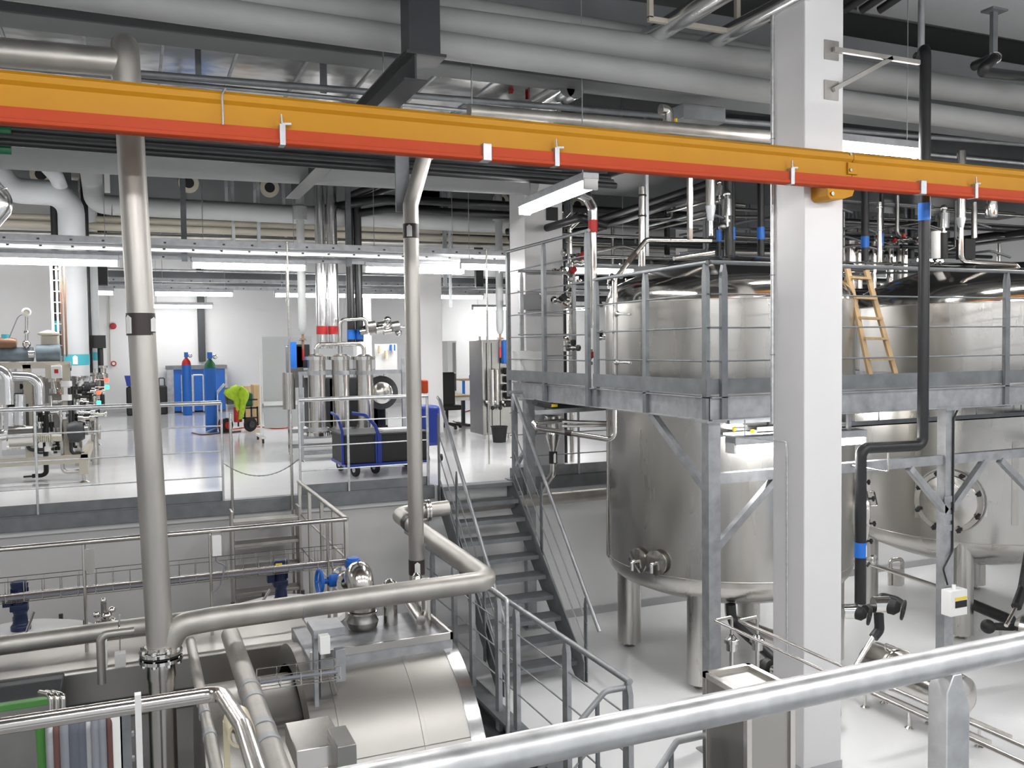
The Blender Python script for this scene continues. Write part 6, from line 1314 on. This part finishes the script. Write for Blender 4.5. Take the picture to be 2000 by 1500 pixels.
cpipe('pipe', 'steel conduit high above the grey pipes, right of the tall column', (1660, 20), (2000, 78), 7.5, .025, m='galv', x0=5.4)
cpipe('insulated_pipe', 'second pair of light grey pipes far right, seen above the second tank', (1680, 330), (1900, 350), 10.9, .12, x0=6.2, m='greyi')
# shiny duct bundle running back over the tanks
for i, (px, py, m_, r_) in enumerate([(1290, 60, 'alu', .085), (1385, 85, 'alu', .075), (1165, 150, 'alu', .09), (1120, 165, 'alu', .08)]):
    p = pt(px, py, Z=4.35 if i < 2 else 4.05)
    tag(MB().tube([(p.x+.0, 5.2 if i < 2 else 7.5, 4.35 if i < 2 else 4.05), (p.x, 7.2 if i < 2 else 10.6, 4.35 if i < 2 else 4.05)], r_, n=24).obj('clad_pipe', m_), ['bright clad pipe running back at the top, left of two above the grey pipes', 'bright clad pipe running back at the top, right of two above the grey pipes', 'bright clad pipe below the grey pipes, right one of two', 'bright clad pipe below the grey pipes, left one with red mark'][i], 'pipe')
p = pt(1011, 188, Y=8.6); tag(MB().lathe([(.10, 0), (.12, 0), (.12, .05), (.10, .05)], p, (.2, -1, -.2), 24, 2.2, 5.4).obj('red_band_piece', 'red'), 'curved red band piece on the overhead clad pipe', 'band')
p = pt(1305, 215, Y=7.0)
t = thing('junction_assembly', 'clear-wrapped elbow and grey junction boxes above the yellow rail near the column', 'equipment', tuple(p))
MB().tube([p+Vector((-.08, 0, 0)), p, p+Vector((0, 0, -.18))], .05, .05, n=20).obj('wrapped_elbow', 'steel', t)
a = pt(1335, 200, Y=7.1); b = pt(1418, 240, Y=7.1); MB().box((a.x, 7.1, b.z), (b.x, 7.35, a.z)).obj('junction_box', 'galvd', t, .01); a = pt(1295, 236, Y=7.0); b = pt(1420, 256, Y=7.0); MB().box((a.x, 7.0, b.z), (b.x, 7.04, a.z)).obj('rail', 'galvd', t)
for px, py in ((1303, 245), (1320, 238)): q = pt(px, py, Y=6.95); MB().box(q-Vector((.01,.01,.03)), q+Vector((.01,.01,.03))).obj('yellow_tab', 'yel', t)
t = thing('pipe_rack_frame', 'square steel hanging frame around the bright clad pipes at the top', 'frame', tuple(pt(1275, 35, Y=6.3)))
a = pt(1270, 35, Y=6.4); b = pt(1440, 60, Y=6.4); mb = MB().box((a.x-.02, 6.38, a.z-.03), (b.x+.05, 6.42, a.z+.01)).box((a.x-.02, 6.38, a.z), (a.x+.02, 6.42, 5.4)).box((b.x-.02, 6.38, a.z), (b.x+.02, 6.42, 5.4)); mb.obj('frame', 'beige', t)
# ------------------------------------------------------------------ tangle of process pipes above and behind the tanks
random.seed(21)
labs = {'steel': ('thin stainless pipe in the tangle above the tank platform', 'stainless pipes in the tangle'), 'black': ('black insulated pipe in the tangle above the tank platform', 'black pipes in the tangle'), 'galv': ('galvanised strut or rail in the tangle above the tank platform', 'galvanised rails in the tangle')}
for k in range(125):
    m_ = random.choice(['steel', 'steel', 'steel', 'black', 'galv', 'galv']); r_ = {'steel': random.uniform(.012, .03), 'black': random.uniform(.03, .055), 'galv': .018}[m_]
    x = random.uniform(4.9, 13.5); y = random.uniform(9.6, 12.5); z = random.uniform(2.35, 3.7) if k % 3 else random.uniform(2.5, 3.4)
    typ = random.random()
    if typ < .45: L = random.uniform(1.2, 4); P3 = [(x, y, z), (x+L, y, z)]
    elif typ < .7: L = random.uniform(.8, 2); P3 = [(x, y, z), (x, y-L if y-L > 9.5 else 9.5, z), (x+.3, 9.4, z-.1)]
    else: h = random.uniform(.5, 1.3); P3 = [(x, y, z+h), (x, y, z-.2), (x+random.uniform(-.6, .6), y, z-.25)]
    tag(MB().tube(P3, r_, .07, n=12).obj({'steel': 'thin_process_pipe', 'black': 'black_pipe', 'galv': 'rail'}[m_], {'steel': 'darksteel', 'black': 'black', 'galv': 'galvd'}[m_]), labs[m_][0], 'pipe' if m_ != 'galv' else 'rail', labs[m_][1])
for k in range(60):
    x = random.uniform(4.75, 5.9) if k < 34 else random.uniform(8, 11.5); y = random.uniform(9.4, 11.2); z = random.uniform(1.5, 3.0) if k < 34 else random.uniform(2.4, 3.2)
    t = thing('hand_valve', 'small hand valve in the crowded pipework by the tank platform', 'valve', (x, y, z), 'small valves in the tangle')
    ax_ = random.choice([(1,0,0), (0,0,1), (.5,-.8,0)]); s = random.uniform(.6, 1.3)
    MB().lathe([(.02*s, -.1*s), (.04*s, -.09*s), (.04*s, -.06*s), (.02*s, -.05*s), (.04*s, 0), (.02*s, .05*s), (.04*s, .06*s), (.04*s, .09*s), (.02*s, .1*s)], (x, y, z), ax_, 16).obj('body', random.choice(['chrome', 'steel', 'darksteel']), t)
    MB().lathe([(0, .03*s), (.035*s, .04*s), (.035*s, .1*s), (0, .11*s)], (x, y, z), (0,-1,.3) if ax_ != (.5,-.8,0) else (0,0,1), 16).obj('knob', random.choice(['rubber', 'chrome', 'rubber', 'red']), t)
for k in range(9):
    x = 4.75+.12*k; tag(MB().tube([(x, 11.1+.05*(k % 3), 0), (x, 11.1+.05*(k % 3), 3.3), (x+.2, 11.1, 3.5)], .012+.012*(k % 3), .05, n=12).obj('riser_pipe', ['steel', 'black', 'steel'][k % 3]), 'upright riser pipe in the row behind the platform left end' + (', black' if k % 3 == 1 else ', stainless'), 'pipe', 'risers behind the platform, ' + ('black' if k % 3 == 1 else 'stainless'))
# hopper under the platform end
p = pt(1080, 860, Y=9.4)
t = thing('hopper', 'stainless funnel hopper with black band and drain pipe under the platform end', 'hopper', tuple(p))
zz0 = Z_(812, 1080, 9.4); zz1 = Z_(848, 1080, 9.4); zz2 = Z_(882, 1080, 9.4); zz3 = Z_(905, 1080, 9.4)
MB().lathe([(.10, zz0-p.z), (.085, zz0-p.z-.02), (.085, zz1-p.z), (.09, zz1-p.z-.01), (.035, zz2-p.z), (.035, zz3-p.z)], p, n=30).obj('funnel', 'steel', t)
for k in range(4): a = math.pi/2*k+.5; MB().box(Vector((p.x+.08*math.cos(a)-.01, p.y+.08*math.sin(a)-.01, zz1-.05)), Vector((p.x+.08*math.cos(a)+.01, p.y+.08*math.sin(a)+.01, zz1+.01))).obj('lug', 'galv', t)
band(t, (p.x, p.y, zz3), (p.x, p.y, zz2), .045, 'rubber', arrow=(0,-1,0))
MB().tube([(p.x, p.y, zz3), pt(1080, 925, Y=9.4), pt(1052, 965, Y=9.6)], .038, .08, n=20).obj('drain', 'steel', t)
t = thing('curved_cable_tray', 'dark curved cable tray with a yellow mark under the platform end', 'cable tray', tuple(pt(1100, 795, Y=8.9)))
MB().tube([pt(1045, 786, Y=8.8), pt(1080, 794, Y=9.2), pt(1120, 792, Y=9.2), pt(1190, 784, Y=8.9)], .035, .3, n=8).obj('tray', 'dark', t); q = pt(1080, 792, Y=9.1); MB().box(q-Vector((.05,.02,.015)), q+Vector((.05,.01,.015))).obj('yellow_mark', 'yel', t)
tag(MB().bar(pt(1045, 806, Y=9.0), pt(1195, 796, Y=9.0), .03, .05).obj('rail', 'galv'), 'galvanised rail below the curved cable tray under the platform end', 'rail')
for i, (y0, y1) in enumerate(((823, 826), (832, 830))): tag(MB().tube([pt(1098, y0, Y=9.1), pt(1190, y1, Y=8.9)], .02).obj('thin_process_pipe', 'steel'), ['upper of two thin level steel pipes beside the hopper', 'lower of two thin level steel pipes beside the hopper'][i], 'pipe')
# bagged material behind the left platform railing
mb = MB(); a = pt(1010, 688, Y=10.1); b = pt(1060, 735, Y=10.1)
mb.box((a.x, 10.0, PZ), (b.x, 10.22, a.z)); bmesh.ops.subdivide_edges(mb.bm, edges=mb.bm.edges, cuts=3, use_grid_fill=True)
for v in mb.bm.verts: v.co += Vector((random.uniform(-.02,.02), random.uniform(-.02,.02), random.uniform(-.02,.02)))
# duct on column edge
tag(mb.obj('white_bag', 'plasticw'), 'crumpled white bag at the foot of the white column behind the platform railing', 'bag')
a = pt(1018, 575, Y=10.38); b = pt(1062, 605, Y=10.38); tag(MB().box((a.x, 10.38, b.z), (b.x, 10.44, a.z)).obj('sign_board', 'greyi'), 'pale grey board fixed to the white column behind the platform railing', 'board')
a = pt(1068, 404, Y=10.43); b = pt(1090, 431, Y=10.43); tag(MB().box((a.x, 10.43, b.z), (b.x, 10.45, a.z)).obj('anchor_plate', 'rubber'), 'black anchor plate high on the white column under the slanting lamp', 'plate')

c = pt(1634, 1397, Y=6.05)
t = thing('round_vessel', 'round grey end of a vessel low behind the tall column, right side', 'vessel', (c.x, c.y, LOWZ))
MB().lathe([(0, -.02), (.06, -.01), (.12, .03), (.14, .09), (.14, .7), (0, .74)], c, (-.25, 1, 0), 36).obj('casing', 'tank', t)
for u in (.15, .6): MB().box((c.x-.05-u*.25, c.y+u-.03, LOWZ), (c.x+.05-u*.25, c.y+u+.03, c.z-.1)).obj('foot', 'steel', t)

for i, (z, r_, y) in enumerate(((3.35, .08, 12.7), (3.05, .06, 12.9), (2.72, .07, 12.8), (2.42, .05, 13.0))):
    t = thing('black_pipe', ['thick black pipe running level behind the tangle above the tanks, highest', 'thinner black pipe running level behind the tangle, second from top', 'thick black pipe running level behind the tangle, second from bottom', 'thin black pipe running level behind the tangle, lowest'][i], 'pipe', (5.6, y, z))
    MB().tube([(5.5, y, z), (15, y, z)], r_, n=16).obj('tube', 'black' if i != 1 else 'dark', t)
    for x in (6.5, 9.5, 12.5): MB().box((x-.02, y-.02, z), (x+.02, y+.02, 5.4)).obj('hanger', 'galvd', t)
for i, (p, q, r_) in enumerate((((1165, 432), (1392, 356), .05), ((1170, 446), (1392, 372), .045))):
    a = pt(*p, Y=11.6); b = pt(*q, Y=9.2)
    tag(MB().tube([a+Vector((-.8, 1.5, 0)), a, b], r_, .1, n=16).obj('black_pipe', 'black'), ['slanting black pipe above the first tank, upper of two', 'slanting black pipe above the first tank, lower of two'][i], 'pipe')
